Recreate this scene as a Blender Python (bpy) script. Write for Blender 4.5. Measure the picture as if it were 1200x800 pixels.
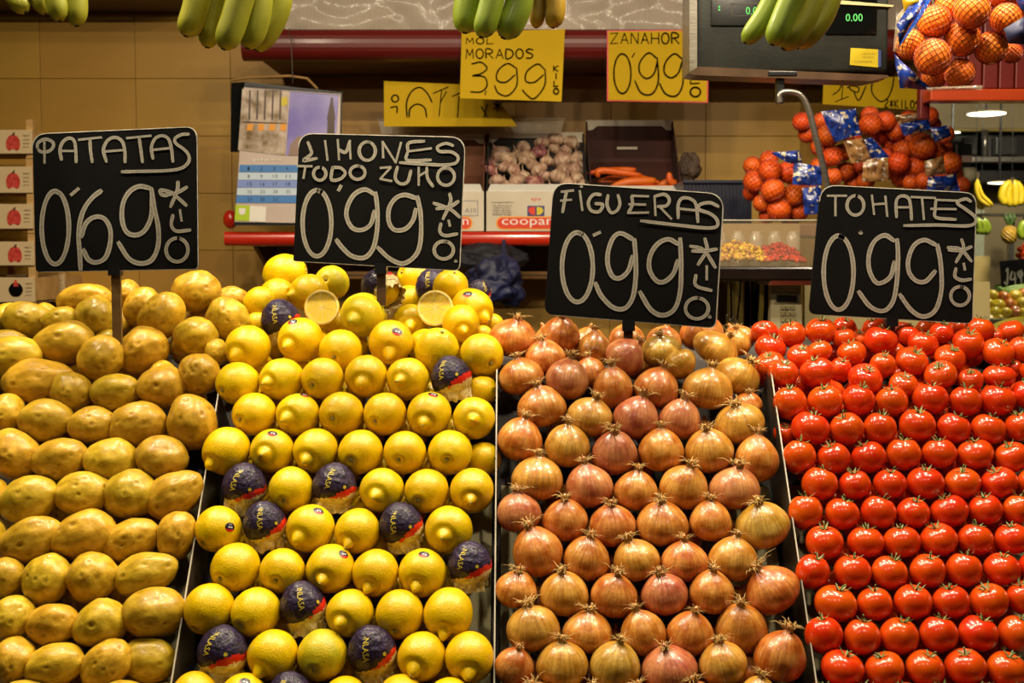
import bpy, bmesh, math, random
from math import sin, cos, pi, sqrt, radians, atan2, exp
from mathutils import Vector, Matrix, noise, Quaternion
from mathutils.bvhtree import BVHTree
random.seed(7)
for o in list(bpy.data.objects): bpy.data.objects.remove(o)
scene = bpy.context.scene
COL = scene.collection

# ------------------------------------------------------------------ camera
CAM = Vector((0, 0, 1.6)); PITCH = radians(3.8); FPX = 1500.0
FWD = Vector((0, cos(PITCH), -sin(PITCH))); UPV = Vector((0, sin(PITCH), cos(PITCH))); RIGHT = Vector((1, 0, 0))
cd = bpy.data.cameras.new('camera'); cam = bpy.data.objects.new('camera', cd); COL.objects.link(cam)
cam.location = CAM; cam.rotation_euler = (pi/2 - PITCH, 0, 0)
cd.sensor_width = 36; cd.lens = 36*FPX/1200; cd.clip_start = .05
cd.dof.use_dof = True; cd.dof.focus_distance = 1.95; cd.dof.aperture_fstop = 10
scene.camera = cam

# ------------------------------------------------------------------ world, exposure, lamps
w = bpy.data.worlds.new('world'); scene.world = w; w.use_nodes = True
w.node_tree.nodes['Background'].inputs[0].default_value = (1, .80, .55, 1)
w.node_tree.nodes['Background'].inputs[1].default_value = .008
scene.view_settings.view_transform = 'Standard'; scene.view_settings.look = 'None'
scene.view_settings.exposure = -0.10; scene.view_settings.gamma = 1; scene.view_settings.use_curve_mapping = False

def lamp(kind, loc, target, power, size, col=(1, .84, .60), **k):
    l = bpy.data.lights.new('light', kind); l.energy = power; l.color = col
    if kind == 'AREA': l.shape = 'DISK'; l.size = size
    else: l.shadow_soft_size = size
    if kind == 'SPOT': l.spot_size = k.get('cone', 1.4); l.spot_blend = .8
    o = bpy.data.objects.new('canopy_or_added_light', l); COL.objects.link(o); o.location = loc
    o.rotation_euler = (Vector(target) - Vector(loc)).to_track_quat('-Z', 'Y').to_euler()
    return o
# the row of canopy lamps above the front of the stall
for lx in (-1.1, -.66, -.22, .22, .66, 1.1):
    lamp('AREA', (lx, 1.80, 2.62), (lx*.95, 2.0, 1.35), 11.0, .06)
for lx in (-.7, 0, .7):
    lamp('AREA', (lx, .75, 2.5), (lx*.9, 2.0, 1.3), 1.9, .10)
for lx in (-.8, .05, .8):
    lamp('AREA', (lx, 2.30, 2.75), (lx*.95, 2.3, 1.3), 14.5, .08)
# lamps inside the stall that light the back wall and the shelves
for lx in (-1.0, .35):
    lamp('SPOT', (lx, 2.5, 2.9), (lx-.1, 4.1, 1.55), 15, .06, (1, .80, .50), cone=1.6)
# added area light that brightens the neighbouring stall on the right
lamp('AREA', (2.3, 5.3, 2.6), (2.6, 6.9, 1.4), 130, .4, (1, .90, .66))

# ------------------------------------------------------------------ helpers
def ray(px, py): return FWD + RIGHT*((px-600)/FPX) + UPV*((400-py)/FPX)
def at(px, py, Y):
    d = ray(px, py); return CAM + d*(Y/d.y)
def ppm(Y): return FPX/Y                                   # pixels per metre at depth Y (approx.)
def C(h):
    h = h.lstrip('#'); v = [int(h[i:i+2], 16)/255 for i in (0, 2, 4)]
    return tuple(x/12.92 if x <= .04045 else ((x+.055)/1.055)**2.4 for x in v) + (1,)

MATS = {}
def M(name, c1, c2=None, scale=6, rough=.5, bump=0, bscale=40, metal=0, coat=0, em=0, alpha=1, trans=0, rnd=0, sss=0,
      stretch=None, lo=.35, hi=.65, spec=.5, detail=4, build=None):
    if name in MATS: return MATS[name]
    m = bpy.data.materials.new(name); m.use_nodes = True; nt = m.node_tree; N = nt.nodes; L = nt.links
    b = N['Principled BSDF']; b.inputs['Roughness'].default_value = rough; b.inputs['Metallic'].default_value = metal
    b.inputs['Coat Weight'].default_value = coat; b.inputs['Coat Roughness'].default_value = .15
    b.inputs['Specular IOR Level'].default_value = spec
    b.inputs['Alpha'].default_value = alpha; b.inputs['Transmission Weight'].default_value = trans
    if sss:
        b.inputs['Subsurface Weight'].default_value = sss; b.inputs['Subsurface Radius'].default_value = (.01, .005, .002)
        b.inputs['Subsurface Scale'].default_value = 1
    tc = N.new('ShaderNodeTexCoord'); mp = N.new('ShaderNodeMapping'); L.new(tc.outputs['Object'], mp.inputs[0])
    if stretch: mp.inputs['Scale'].default_value = stretch
    vec = mp.outputs[0]
    if c2 is None: rgb = N.new('ShaderNodeRGB'); rgb.outputs[0].default_value = C(c1); col = rgb.outputs[0]
    else:
        nz = N.new('ShaderNodeTexNoise'); nz.inputs['Scale'].default_value = scale; nz.inputs['Detail'].default_value = detail
        L.new(vec, nz.inputs['Vector'])
        r = N.new('ShaderNodeValToRGB'); r.color_ramp.elements[0].position = lo; r.color_ramp.elements[1].position = hi
        r.color_ramp.elements[0].color = C(c1); r.color_ramp.elements[1].color = C(c2)
        L.new(nz.outputs[0], r.inputs[0]); col = r.outputs[0]
    if build: col = build(nt, col, vec, tc) or col
    if rnd:
        oi = N.new('ShaderNodeObjectInfo'); hs = N.new('ShaderNodeHueSaturation')
        a = N.new('ShaderNodeMath'); a.operation = 'MULTIPLY_ADD'; a.inputs[1].default_value = rnd; a.inputs[2].default_value = 1-rnd*.6
        L.new(oi.outputs['Random'], a.inputs[0]); L.new(a.outputs[0], hs.inputs['Value'])
        a2 = N.new('ShaderNodeMath'); a2.operation = 'MULTIPLY_ADD'; a2.inputs[1].default_value = .022*rnd/.2; a2.inputs[2].default_value = .5-.011*rnd/.2
        fr = N.new('ShaderNodeMath'); fr.operation = 'MULTIPLY'; fr.inputs[1].default_value = 7.31
        f2 = N.new('ShaderNodeMath'); f2.operation = 'FRACT'
        L.new(oi.outputs['Random'], fr.inputs[0]); L.new(fr.outputs[0], f2.inputs[0]); L.new(f2.outputs[0], a2.inputs[0]); L.new(a2.outputs[0], hs.inputs['Hue'])
        L.new(col, hs.inputs['Color']); col = hs.outputs[0]
    L.new(col, b.inputs['Base Color'])
    if em: b.inputs['Emission Strength'].default_value = em; L.new(col, b.inputs['Emission Color'])
    if bump:
        n2 = N.new('ShaderNodeTexNoise'); n2.inputs['Scale'].default_value = bscale; n2.inputs['Detail'].default_value = 3; L.new(vec, n2.inputs['Vector'])
        bp = N.new('ShaderNodeBump'); bp.inputs['Strength'].default_value = bump; bp.inputs['Distance'].default_value = .002
        L.new(n2.outputs[0], bp.inputs['Height']); L.new(bp.outputs[0], b.inputs['Normal'])
    MATS[name] = m; return m

def mesh(name, verts, faces, mat=None, smooth=True, uvs=None, mi=None):
    me = bpy.data.meshes.new(name); me.from_pydata([tuple(v) for v in verts], [], faces); me.validate(); me.update()
    if mat:
        for m in (mat if isinstance(mat, (list, tuple)) else [mat]): me.materials.append(m)
    if smooth: me.shade_smooth()
    if uvs:
        ul = me.uv_layers.new(name='UVMap')
        for l in me.loops: ul.data[l.index].uv = uvs[l.vertex_index]
    if mi:
        for p, i in zip(me.polygons, mi): p.material_index = i
    return me
def tag(o, label=None, cat=None, group=None, kind=None):
    if label: o['label'] = label
    if cat: o['category'] = cat
    if group: o['group'] = group
    if kind: o['kind'] = kind
    return o
def new(name, me, parent=None, loc=None):
    o = bpy.data.objects.new(name, me); COL.objects.link(o)
    if parent: o.parent = parent
    if loc is not None: o.location = loc
    return o
def empty(name, loc, label=None, cat=None, group=None):
    o = bpy.data.objects.new(name, None); COL.objects.link(o); o.location = loc; o.empty_display_size = .02
    return tag(o, label, cat, group)
def worldloc(p):
    l = Vector((0, 0, 0))
    while p: l = l + p.location; p = p.parent
    return l
def part(name, geo, mat, parent=None, smooth=False, uvs=None, mi=None):
    """geo = (verts in world space, faces); the mesh is stored relative to its (unrotated) parent, or centred when top-level"""
    vs, fs = geo
    if parent: base = worldloc(parent); me = mesh(name, [Vector(v)-base for v in vs], fs, mat, smooth, uvs, mi); return new(name, me, parent)
    n = len(vs); c = Vector((sum(v[0] for v in vs)/n, sum(v[1] for v in vs)/n, min(v[2] for v in vs)))
    return new(name, mesh(name, [Vector(v)-c for v in vs], fs, mat, smooth, uvs, mi), None, c)
def join(*gs):
    V = []; F = []
    for v, f in gs:
        n = len(V); V += list(v); F += [tuple(i+n for i in q) for q in f]
    return V, F
def box(x0, x1, y0, y1, z0, z1):
    v = [(x, y, z) for x in (x0, x1) for y in (y0, y1) for z in (z0, z1)]
    return [Vector(a) for a in v], [(0, 1, 3, 2), (4, 6, 7, 5), (0, 4, 5, 1), (2, 3, 7, 6), (0, 2, 6, 4), (1, 5, 7, 3)]
def bbox_(x0, x1, y0, y1, z0, z1, b=.003):
    bm = bmesh.new(); vs, fs = box(x0, x1, y0, y1, z0, z1)
    bv = [bm.verts.new(v) for v in vs]
    for f in fs: bm.faces.new([bv[i] for i in f])
    bmesh.ops.recalc_face_normals(bm, faces=bm.faces)
    bmesh.ops.bevel(bm, geom=list(bm.edges), offset=b, segments=2, affect='EDGES', profile=.5)
    bm.verts.index_update()
    r = [v.co.copy() for v in bm.verts], [tuple(v.index for v in f.verts) for f in bm.faces]; bm.free(); return r
def prism(poly, d):
    """poly: list of Vector (world), extruded by vector d"""
    n = len(poly); V = list(poly)+[p+d for p in poly]
    return V, [tuple(range(n-1, -1, -1)), tuple(range(n, 2*n))]+[(i, (i+1) % n, (i+1) % n+n, i+n) for i in range(n)]
def tube(pts, r, k=8, closed=False, flat=1.0):
    pts = [Vector(p) for p in pts]; V = []; F = []; n = len(pts)
    rs = r if isinstance(r, (list, tuple)) else [r]*n
    ref = None
    for i, p in enumerate(pts):
        t = (pts[min(i+1, n-1)]-pts[max(i-1, 0)]).normalized()
        if ref is None: ref = Vector((0, 0, 1)) if abs(t.z) < .9 else Vector((1, 0, 0))
        a = (ref-t*ref.dot(t)).normalized(); bb = t.cross(a); ref = a
        for j in range(k):
            an = 2*pi*j/k; V.append(p+a*cos(an)*rs[i]+bb*sin(an)*rs[i]*flat)
    for i in range(n-1):
        for j in range(k): F.append((i*k+j, i*k+(j+1) % k, (i+1)*k+(j+1) % k, (i+1)*k+j))
    F.append(tuple(range(k-1, -1, -1))); F.append(tuple((n-1)*k+j for j in range(k)))
    return V, F
def lathe(prof, k=32, rad=lambda a, i: 1.0):
    """prof: (r,z) list from top pole to bottom pole"""
    V = [Vector((0, 0, prof[0][1]))]; F = []
    m = len(prof)-2
    for i in range(1, m+1):
        for j in range(k):
            a = 2*pi*j/k; r = prof[i][0]*rad(a, i); V.append(Vector((r*cos(a), r*sin(a), prof[i][1])))
    V.append(Vector((0, 0, prof[-1][1])))
    for j in range(k): F.append((0, 1+j, 1+(j+1) % k))
    for i in range(m-1):
        for j in range(k): F.append((1+i*k+j, 1+(i+1)*k+j, 1+(i+1)*k+(j+1) % k, 1+i*k+(j+1) % k))
    e = len(V)-1
    for j in range(k): F.append((e, 1+(m-1)*k+(j+1) % k, 1+(m-1)*k+j))
    return V, F
def spline(pts, n=6):
    pts = [Vector(p) for p in pts]; P = [pts[0]*2-pts[1]]+pts+[pts[-1]*2-pts[-2]]; out = []
    for i in range(1, len(P)-2):
        a, b, c, d = P[i-1:i+3]
        for j in range(n):
            t = j/n; out.append(.5*((2*b)+(c-a)*t+(2*a-5*b+4*c-d)*t*t+(3*b-a-3*c+d)*t**3))
    out.append(P[-2]); return out
def xf(geo, mtx): return [mtx @ Vector(v) for v in geo[0]], geo[1]
_tc = {}
def text_geo(s, w=None, h=None):
    """flat lettering in the built-in font, as (verts,faces) with x in 0..w, y in 0..h"""
    if s not in _tc:
        cu = bpy.data.curves.new('t', 'FONT'); cu.body = s; cu.resolution_u = 2
        o = bpy.data.objects.new('t', cu); COL.objects.link(o); bpy.context.view_layer.update()
        me = bpy.data.meshes.new_from_object(o.evaluated_get(bpy.context.evaluated_depsgraph_get()))
        _tc[s] = ([v.co.copy() for v in me.vertices], [tuple(p.vertices) for p in me.polygons])
        bpy.data.objects.remove(o); bpy.data.meshes.remove(me)
    vs, fs = _tc[s]
    x0 = min(v.x for v in vs); x1 = max(v.x for v in vs); y0 = min(v.y for v in vs); y1 = max(v.y for v in vs)
    sx = w/(x1-x0) if w else h/(y1-y0); sy = h/(y1-y0) if h else sx
    return [Vector(((v.x-x0)*sx, (v.y-y0)*sy, 0)) for v in vs], fs
def text_at(s, px0, py0, px1, py1, Y, lift=.0008):
    """printed words filling the pixel box on the vertical plane at depth Y"""
    a = at(px0, py1, Y-lift); b = at(px1, py0, Y-lift)
    g = text_geo(s, b.x-a.x, b.z-a.z)
    return [Vector((a.x+v.x, Y-lift, a.z+v.y)) for v in g[0]], g[1]
def quad_at(pts, Y, thick=.0008):
    """flat sheet through pixel corners on the vertical plane at depth Y"""
    return prism([at(x, y, Y) for x, y in pts], Vector((0, thick, 0)))
ORD = ['zeroth', 'first', 'second', 'third', 'fourth', 'fifth', 'sixth', 'seventh', 'eighth', 'ninth', 'tenth', 'eleventh', 'twelfth', 'thirteenth', 'fourteenth', 'fifteenth', 'sixteenth', 'seventeenth', 'eighteenth', 'nineteenth', 'twentieth'] + ['twenty-'+s for s in 'first second third fourth fifth sixth seventh eighth ninth'.split()] + ['thirtieth'] + ['thirty-'+s for s in 'first second third fourth fifth sixth seventh eighth ninth'.split()] + ['fortieth'] + ['forty-'+s for s in 'first second third fourth fifth sixth seventh eighth ninth'.split()]

# ------------------------------------------------------------------ materials
def b_vein(nt, col, vec, tc):
    # meridian streaks around the bulb's own axis
    N = nt.nodes; L = nt.links
    sp = N.new('ShaderNodeSeparateXYZ'); L.new(tc.outputs['Object'], sp.inputs[0])
    an = N.new('ShaderNodeMath'); an.operation = 'ARCTAN2'; L.new(sp.outputs[1], an.inputs[0]); L.new(sp.outputs[0], an.inputs[1])
    cb = N.new('ShaderNodeCombineXYZ'); ml = N.new('ShaderNodeMath'); ml.operation = 'MULTIPLY'; ml.inputs[1].default_value = 9
    L.new(an.outputs[0], ml.inputs[0]); L.new(ml.outputs[0], cb.inputs[0])
    mz = N.new('ShaderNodeMath'); mz.operation = 'MULTIPLY'; mz.inputs[1].default_value = .7; L.new(sp.outputs[2], mz.inputs[0]); L.new(mz.outputs[0], cb.inputs[1])
    oi = N.new('ShaderNodeObjectInfo'); m3 = N.new('ShaderNodeMath'); m3.operation = 'MULTIPLY'; m3.inputs[1].default_value = 50
    L.new(oi.outputs['Random'], m3.inputs[0]); L.new(m3.outputs[0], cb.inputs[2])
    nz = N.new('ShaderNodeTexNoise'); nz.inputs['Scale'].default_value = 1.3; nz.inputs['Detail'].default_value = 3; L.new(cb.outputs[0], nz.inputs['Vector'])
    r = N.new('ShaderNodeValToRGB'); r.color_ramp.elements[0].position = .38; r.color_ramp.elements[1].position = .62
    r.color_ramp.elements[0].color = (.42, .34, .30, 1); r.color_ramp.elements[1].color = (1, 1, 1, 1)
    L.new(nz.outputs[0], r.inputs[0])
    mx = N.new('ShaderNodeMix'); mx.data_type = 'RGBA'; mx.blend_type = 'MULTIPLY'; mx.inputs[0].default_value = .5
    L.new(col, mx.inputs[6]); L.new(r.outputs[0], mx.inputs[7]); return mx.outputs[2]
def b_speck(dark, thr=.68, sc=22, fac=.7):
    def f(nt, col, vec, tc):
        N = nt.nodes; L = nt.links
        nz = N.new('ShaderNodeTexNoise'); nz.inputs['Scale'].default_value = sc; nz.inputs['Detail'].default_value = 2; L.new(vec, nz.inputs['Vector'])
        r = N.new('ShaderNodeValToRGB'); r.color_ramp.elements[0].position = thr; r.color_ramp.elements[1].position = thr+.05
        r.color_ramp.elements[0].color = (0, 0, 0, 1); r.color_ramp.elements[1].color = (fac, fac, fac, 1); L.new(nz.outputs[0], r.inputs[0])
        mx = N.new('ShaderNodeMix'); mx.data_type = 'RGBA'; L.new(r.outputs[0], mx.inputs[0]); L.new(col, mx.inputs[6]); mx.inputs[7].default_value = C(dark)
        at_ = N.new('ShaderNodeAttribute'); at_.attribute_name = 'eye'
        m2 = N.new('ShaderNodeMix'); m2.data_type = 'RGBA'; L.new(at_.outputs['Fac'], m2.inputs[0]); L.new(mx.outputs[2], m2.inputs[6]); m2.inputs[7].default_value = C(dark)
        return m2.outputs[2]
    return f
def b_chalk(nt, col, vec, tc):
    N = nt.nodes; L = nt.links
    uv = N.new('ShaderNodeUVMap'); sp = N.new('ShaderNodeSeparateXYZ'); L.new(uv.outputs[0], sp.inputs[0])
    a = N.new('ShaderNodeMath'); a.operation = 'SUBTRACT'; a.inputs[1].default_value = .5; L.new(sp.outputs[1], a.inputs[0])
    ab = N.new('ShaderNodeMath'); ab.operation = 'ABSOLUTE'; L.new(a.outputs[0], ab.inputs[0])
    nz = N.new('ShaderNodeTexNoise'); nz.inputs['Scale'].default_value = 420; nz.inputs['Detail'].default_value = 3; L.new(tc.outputs['Object'], nz.inputs['Vector'])
    s = N.new('ShaderNodeMath'); s.operation = 'MULTIPLY_ADD'; s.inputs[1].default_value = 1.1; L.new(ab.outputs[0], s.inputs[0]); L.new(nz.outputs[0], s.inputs[2])
    r = N.new('ShaderNodeValToRGB'); r.color_ramp.elements[0].position = .5; r.color_ramp.elements[1].position = .95
    r.color_ramp.elements[0].color = C('#78736a'); r.color_ramp.elements[1].color = C('#a09c8e'); L.new(s.outputs[0], r.inputs[0])
    return r.outputs[0]
m_potato = M('potato_skin', '#bc941a', '#e0b838', 3, .38, .25, 9, rnd=.22, coat=.12, build=b_speck('#6b4408', .70, 9, .5), spec=.4)
m_lemon = M('lemon_rind', '#e6ba00', '#f2cc00', 2.2, .34, .35, 14, rnd=.10, sss=.0, coat=.1, spec=.4)
m_lemong = M('lemon_rind_greenish', '#c4ba1c', '#f0cc08', 1.1, .40, .35, 14, rnd=.05, coat=.1, spec=.4)
m_stem = M('stem_scar', '#6d6a2a', '#a39a58', 30, .8)
m_onion_g = M('onion_skin_golden', '#cc8c2a', '#ecb65a', 1.8, .33, .25, 6, rnd=.16, coat=.25, build=b_vein)
m_onion_b = M('onion_skin_copper', '#c86e20', '#f0a858', 1.8, .33, .25, 6, rnd=.16, coat=.25, build=b_vein)
m_onion_p = M('onion_skin_pink', '#b85a40', '#e89c6e', 1.3, .33, .25, 6, rnd=.14, coat=.25, build=b_vein)
m_onion_y = M('onion_skin_yellow', '#c8962c', '#e3bc62', 1.8, .33, .25, 6, rnd=.10, coat=.25, build=b_vein)
m_straw = M('dry_straw', '#8f6a2c', '#cfae6c', 40, .8)
m_tomato = M('tomato_skin', '#dc3a0a', '#e8540f', 1.2, .22, 0, rnd=.10, coat=.3, build=b_speck('#e85010', .66, 1.2, .35))
m_calyx = M('calyx_green', '#3c4c1c', '#7c8844', 8, .6)
m_purple = M('purple_tissue', '#140c1e', '#2e2044', 5, .45, .9, 7, rnd=.15, coat=.1, spec=.35)
m_red = M('red_print', '#c8200e', rough=.4)
m_tissue = M('tan_tissue', '#c0a860', '#e2d29c', 5, .55, .8, 8, coat=.1)
m_yprint = M('yellow_print', '#c4b024', rough=.5)
m_white = M('white_print', '#d8d4cc', rough=.5)
m_navy = M('navy_print', '#10122c', rough=.4)
m_pulp = M('lemon_pulp', '#cfae10', '#e2c63a', 12, .4, .6, 30, coat=.15)
m_pith = M('lemon_pith', '#d8c884', '#e2d698', 10, .5)
m_board = M('blackboard', '#040404', '#080808', 12, .8, .1, 60, spec=.12)
m_chalk = M('chalk', '#b8b4a6', rough=.95, spec=.1, build=b_chalk)
m_chalk_e = M('chalk_edge', '#8a867a', '#b4b0a2', 60, .95)
m_stake = M('stake_metal', '#2a1c10', '#4a3218', 20, .5)
m_card = M('yellow_card', '#b4920a', '#bc9a10', 5, .7, .05, 20, spec=.15)
m_ink = M('black_marker', '#080604', rough=.9, spec=.05)
m_redshelf = M('red_varnished_wood', '#4c0804', '#641008', 3, .42, stretch=(.3, 4, 4), coat=.15)
m_redbright = M('red_varnished_rail', '#a41c08', '#c02c10', 3, .25, stretch=(.3, 4, 4), coat=.6)
m_brown = M('brown_board', '#4a2a12', '#6a4020', 4, .6)
m_wallm = M('cream_wall_tile', '#a87e2c', '#b28834', 3, .5, .08, 25, rnd=.08)
m_grout = M('wall_grout', '#8c6a26', rough=.9)
m_steel = M('brushed_steel', '#8a847c', '#a8a298', 40, .3, metal=.9, stretch=(1, 1, 12))
m_carton = M('carton_white', '#b8ac98', '#c8beac', 6, .7)
m_cartonin = M('carton_inside_brown', '#4e2c16', '#64391e', 5, .8)
m_black = M('black_plastic', '#0c0c0e', '#141416', 8, .35)

for m in (m_potato, m_lemon, m_lemong, m_onion_g, m_onion_b, m_onion_p, m_onion_y, m_tomato):
    for nd in m.node_tree.nodes:
        if nd.type == 'VALTORGB' and nd.color_ramp.elements[0].color[1] not in (0, 1) and nd.color_ramp.elements[1].color[1] < .999 and nd.color_ramp.elements[0].color[1] > .001:
            for e in nd.color_ramp.elements:
                if abs(e.color[0]-e.color[1]) > .02: c = e.color; e.color = (c[0]*.78, c[1]*.78, c[2]*.60, 1)

# ------------------------------------------------------------------ heap geometry: slope of produce centres
TH = radians(50); TH2 = radians(37)
A0 = Vector((0, 1.735, 1.011)); D1 = Vector((0, cos(TH), sin(TH))); N1 = Vector((0, -sin(TH), cos(TH)))
def hit(px, py, P, n):
    d = ray(px, py); return (P-CAM).dot(n)/d.dot(n)
tc_ = hit(600, 440, A0, N1); CREST = CAM+ray(600, 440)*tc_; CREST.x = 0
D2 = Vector((0, cos(TH2), sin(TH2))); N2 = Vector((0, -sin(TH2), cos(TH2)))
def depth(px, py): return hit(px, py, A0, N1) if py >= 440 else hit(px, py, CREST, N2)
BED = .105
def slope_pt(x, s, off=0): return Vector((x, 0, 0))+A0+D1*s+N1*off      # s metres up the slope from the frame's bottom
S_CREST = (CREST-A0).dot(D1)
def s_of(py, off=0):
    t = hit(600, py, A0+N1*off, N1); return (CAM+ray(600, py)*t-A0).dot(D1)

# ------------------------------------------------------------------ SETTING
# floor and back wall
part('floor', box(-4, 6, -1, 9, -.05, 0), M('market_floor', '#4a443a', '#5c554a', 4, .5)).update_tag()
bpy.data.objects['floor']['kind'] = 'structure'
WY = 4.15
wall = empty('wall_back', (0, WY, 0)); wall['kind'] = 'structure'
part('wall_core', box(-2.1, 1.335, WY+.006, WY+.1, 0, 3.0), m_grout, wall)
tw, th_ = .305, .183
x_j = at(158, 60, WY).x; z_j = at(600, 92, WY).z
tile = mesh('tile', *bbox_(.0007, tw-.0007, 0, .012, .0007, th_-.0007, .001), m_wallm, False)
for i in range(-6, 7):
    for j in range(-6, 5):
        x = x_j+i*tw; z = z_j+j*th_
        if x+tw > 1.34 or x < -2.1: continue
        o = new('tile', tile, wall, (x, random.uniform(-.0006, .0006), z))
part('trim_1', bbox_(-2.1, at(216, 3, 4.0).x, 3.9, WY, at(0, 5, 4.0).z, at(0, -60, 4.0).z), M('dark_red_beam', '#2c0606', '#3c0a08', 4, .5))['kind'] = 'structure'

# display stand carrying the sloping beds
W0, W1 = -.93, .88
prof = [slope_pt(0, -.30, -BED), slope_pt(0, S_CREST+.01, -BED)]
c2 = prof[-1]; prof += [c2+D2*.16, c2+D2*.16+Vector((0, .14, .0)), Vector((0, c2.y+.30, 0)), Vector((0, prof[0].y+.05, 0)), Vector((0, prof[0].y+.05, prof[0].z-.06))]
stand = empty('display_stand', (0, 2, 0), 'sloping dark market display stand carrying potatoes, lemons, onions and tomatoes', 'stand')
m_bed = M('shade_dark_bed_board', '#1a1410', '#2a2018', 5, .7)  # shade in the gaps between the produce is put into this dark colour
part('stand_body', prism([p+Vector((W0, 0, 0)) for p in prof], Vector((W1-W0, 0, 0))), m_bed, stand)
XD = [-.470, -.0245, .420]
m_plank = M('grey_green_plank', '#857e58', '#a8a078', 5, .7, .5, 14, stretch=(6, 1, 1))
cols = [(W0, XD[0]), (XD[0], XD[1]), (XD[1], XD[2]), (XD[2], W1)]
s_top = s_of(573, -BED)
def slab(x0, x1, s0, s1, o0, o1):
    P = [slope_pt(x, s, o) for x in (x0, x1) for s in (s0, s1) for o in (o0, o1)]
    return P, [(0, 1, 3, 2), (4, 6, 7, 5), (0, 4, 5, 1), (2, 3, 7, 6), (0, 2, 6, 4), (1, 5, 7, 3)]
for a, b in cols:
    n = 9; wd = (b-a-.012)/n
    for i in range(n):
        part('plank', slab(a+.006+i*wd+.0012, a+.006+(i+1)*wd-.0012, -.28, s_top+random.uniform(-.001, .001), -BED, -BED+.010+random.uniform(0, .002)), m_plank, stand)
m_div = M('divider_metal', '#4a3e34', '#5e5044', 6, .35, metal=.6)
m_edge = M('divider_edge', '#9c9684', '#b4ae9c', 20, .4)
for k, x in enumerate(XD):
    st = s_of([462, 436, 432][k])
    d = part('divider', slab(x-.0012, x+.0012, -.28, st, -BED, .004), m_div, stand)
    part('divider_edge', slab(x-.0010, x+.0010, -.28, st, .004, .0058), m_edge, d)
    part('divider_corner', slab(x-.0010, x+.0010, st, st+.0018, -BED*.6, .0058), m_edge, d)
for x in (W0, W1): part('side_board', slab(x-.006, x+.006, -.28, s_of(440), -BED, .004), m_div, stand)

# ------------------------------------------------------------------ PRODUCE: base meshes
def ico(level):
    bm = bmesh.new(); bmesh.ops.create_icosphere(bm, subdivisions=level, radius=1)
    r = [v.co.copy() for v in bm.verts], [tuple(v.index for v in f.verts) for f in bm.faces]; bm.free(); return r
ICO4 = ico(5)
def potato_mesh(seed):
    R = random.Random(seed); off = Vector((R.uniform(0, 50), R.uniform(0, 50), 0)); eyes = []
    for k in range(7):
        e = Vector((R.gauss(0, 1), R.gauss(0, 1), R.gauss(0, 1))).normalized(); eyes.append((e, R.uniform(.07, .13), R.uniform(.5, 1)))
    for k in range(2):
        e = Vector((R.uniform(-.7, .3), -.8, R.uniform(-.5, .3))).normalized(); eyes.append((e, R.uniform(.08, .12), R.uniform(.6, 1)))
    V = []; E = []
    tp = R.uniform(-.14, .14)
    for v in ICO4[0]:
        d = 1+.10*noise.noise(v*1.0+off)+.035*noise.noise(v*2.6+off); e_ = 0
        for e, s, a in eyes:
            q = (v-e).length
            if q < s*3: d -= .055*a*exp(-(q/s)**2); d += .012*a*exp(-((q-s*1.5)/(s*.6))**2); e_ = max(e_, .75*a*exp(-(q/(s*.62))**2))
        p = v*d; p.z *= 1+tp*p.x; p.y *= 1+tp*p.x; V.append(p); E.append(e_)
    me = mesh('potato', V, ICO4[1], m_potato); at_ = me.attributes.new('eye', 'FLOAT', 'POINT'); at_.data.foreach_set('value', E); return me
POT = [potato_mesh(i) for i in range(9)]
def lemon_geo(kind, seed):
    R = random.Random(seed+100); off = Vector((R.uniform(0, 50), 3, 0)); k = 40; prof = []
    n = 34; nh = R.uniform(.20, .30); nw = R.uniform(.19, .25); tilt = R.uniform(-.08, .08)
    for i in range(n+1):
        t = pi*i/n if i > 12 else pi*(i/12)**1.0*12/n
        r = sin(t); z = 1.07*cos(t)
        if kind == 'n':
            z += nh*exp(-(t/nw)**2); g = exp(-((t-nw*1.75)/.13)**2); r -= .05*g*sin(t)*2; z -= .085*g
            z += nh*.4*exp(-(t/(nw*.35))**2)*0
        else: z -= .09*exp(-(t/.15)**2); z += .03*exp(-((t-.3)/.12)**2)
        z -= .05*exp(-((pi-t)/.2)**2)
        prof.append((max(r, 0), z))
    V, F = lathe(prof, k)
    out = []
    for v in V:
        d = 1+.025*noise.noise(v*1.3+off)+.010*noise.noise(v*4+off); p = v*d
        if kind == 'n' and v.z > .9: p.x += (v.z-.9)*tilt*3
        out.append(p)
    return out, F
LEM = {}
for kd in 'ns':
    for sd in range(4):
        g = lemon_geo(kd, sd+(10 if kd == 's' else 0)); LEM[kd, sd] = (mesh('lemon', *g, m_lemon), BVHTree.FromPolygons(*g), g[0][0])
def stem_button():
    V, F = lathe([(0, .06), (.035, .055), (.055, .03), (.06, 0), (.075, -.02), (.09, -.05), (0, -.06)], 10, lambda a, i: 1+.18*cos(5*a))
    return mesh('stem_scar', V, F, m_stem)
STEM = stem_button()
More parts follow.
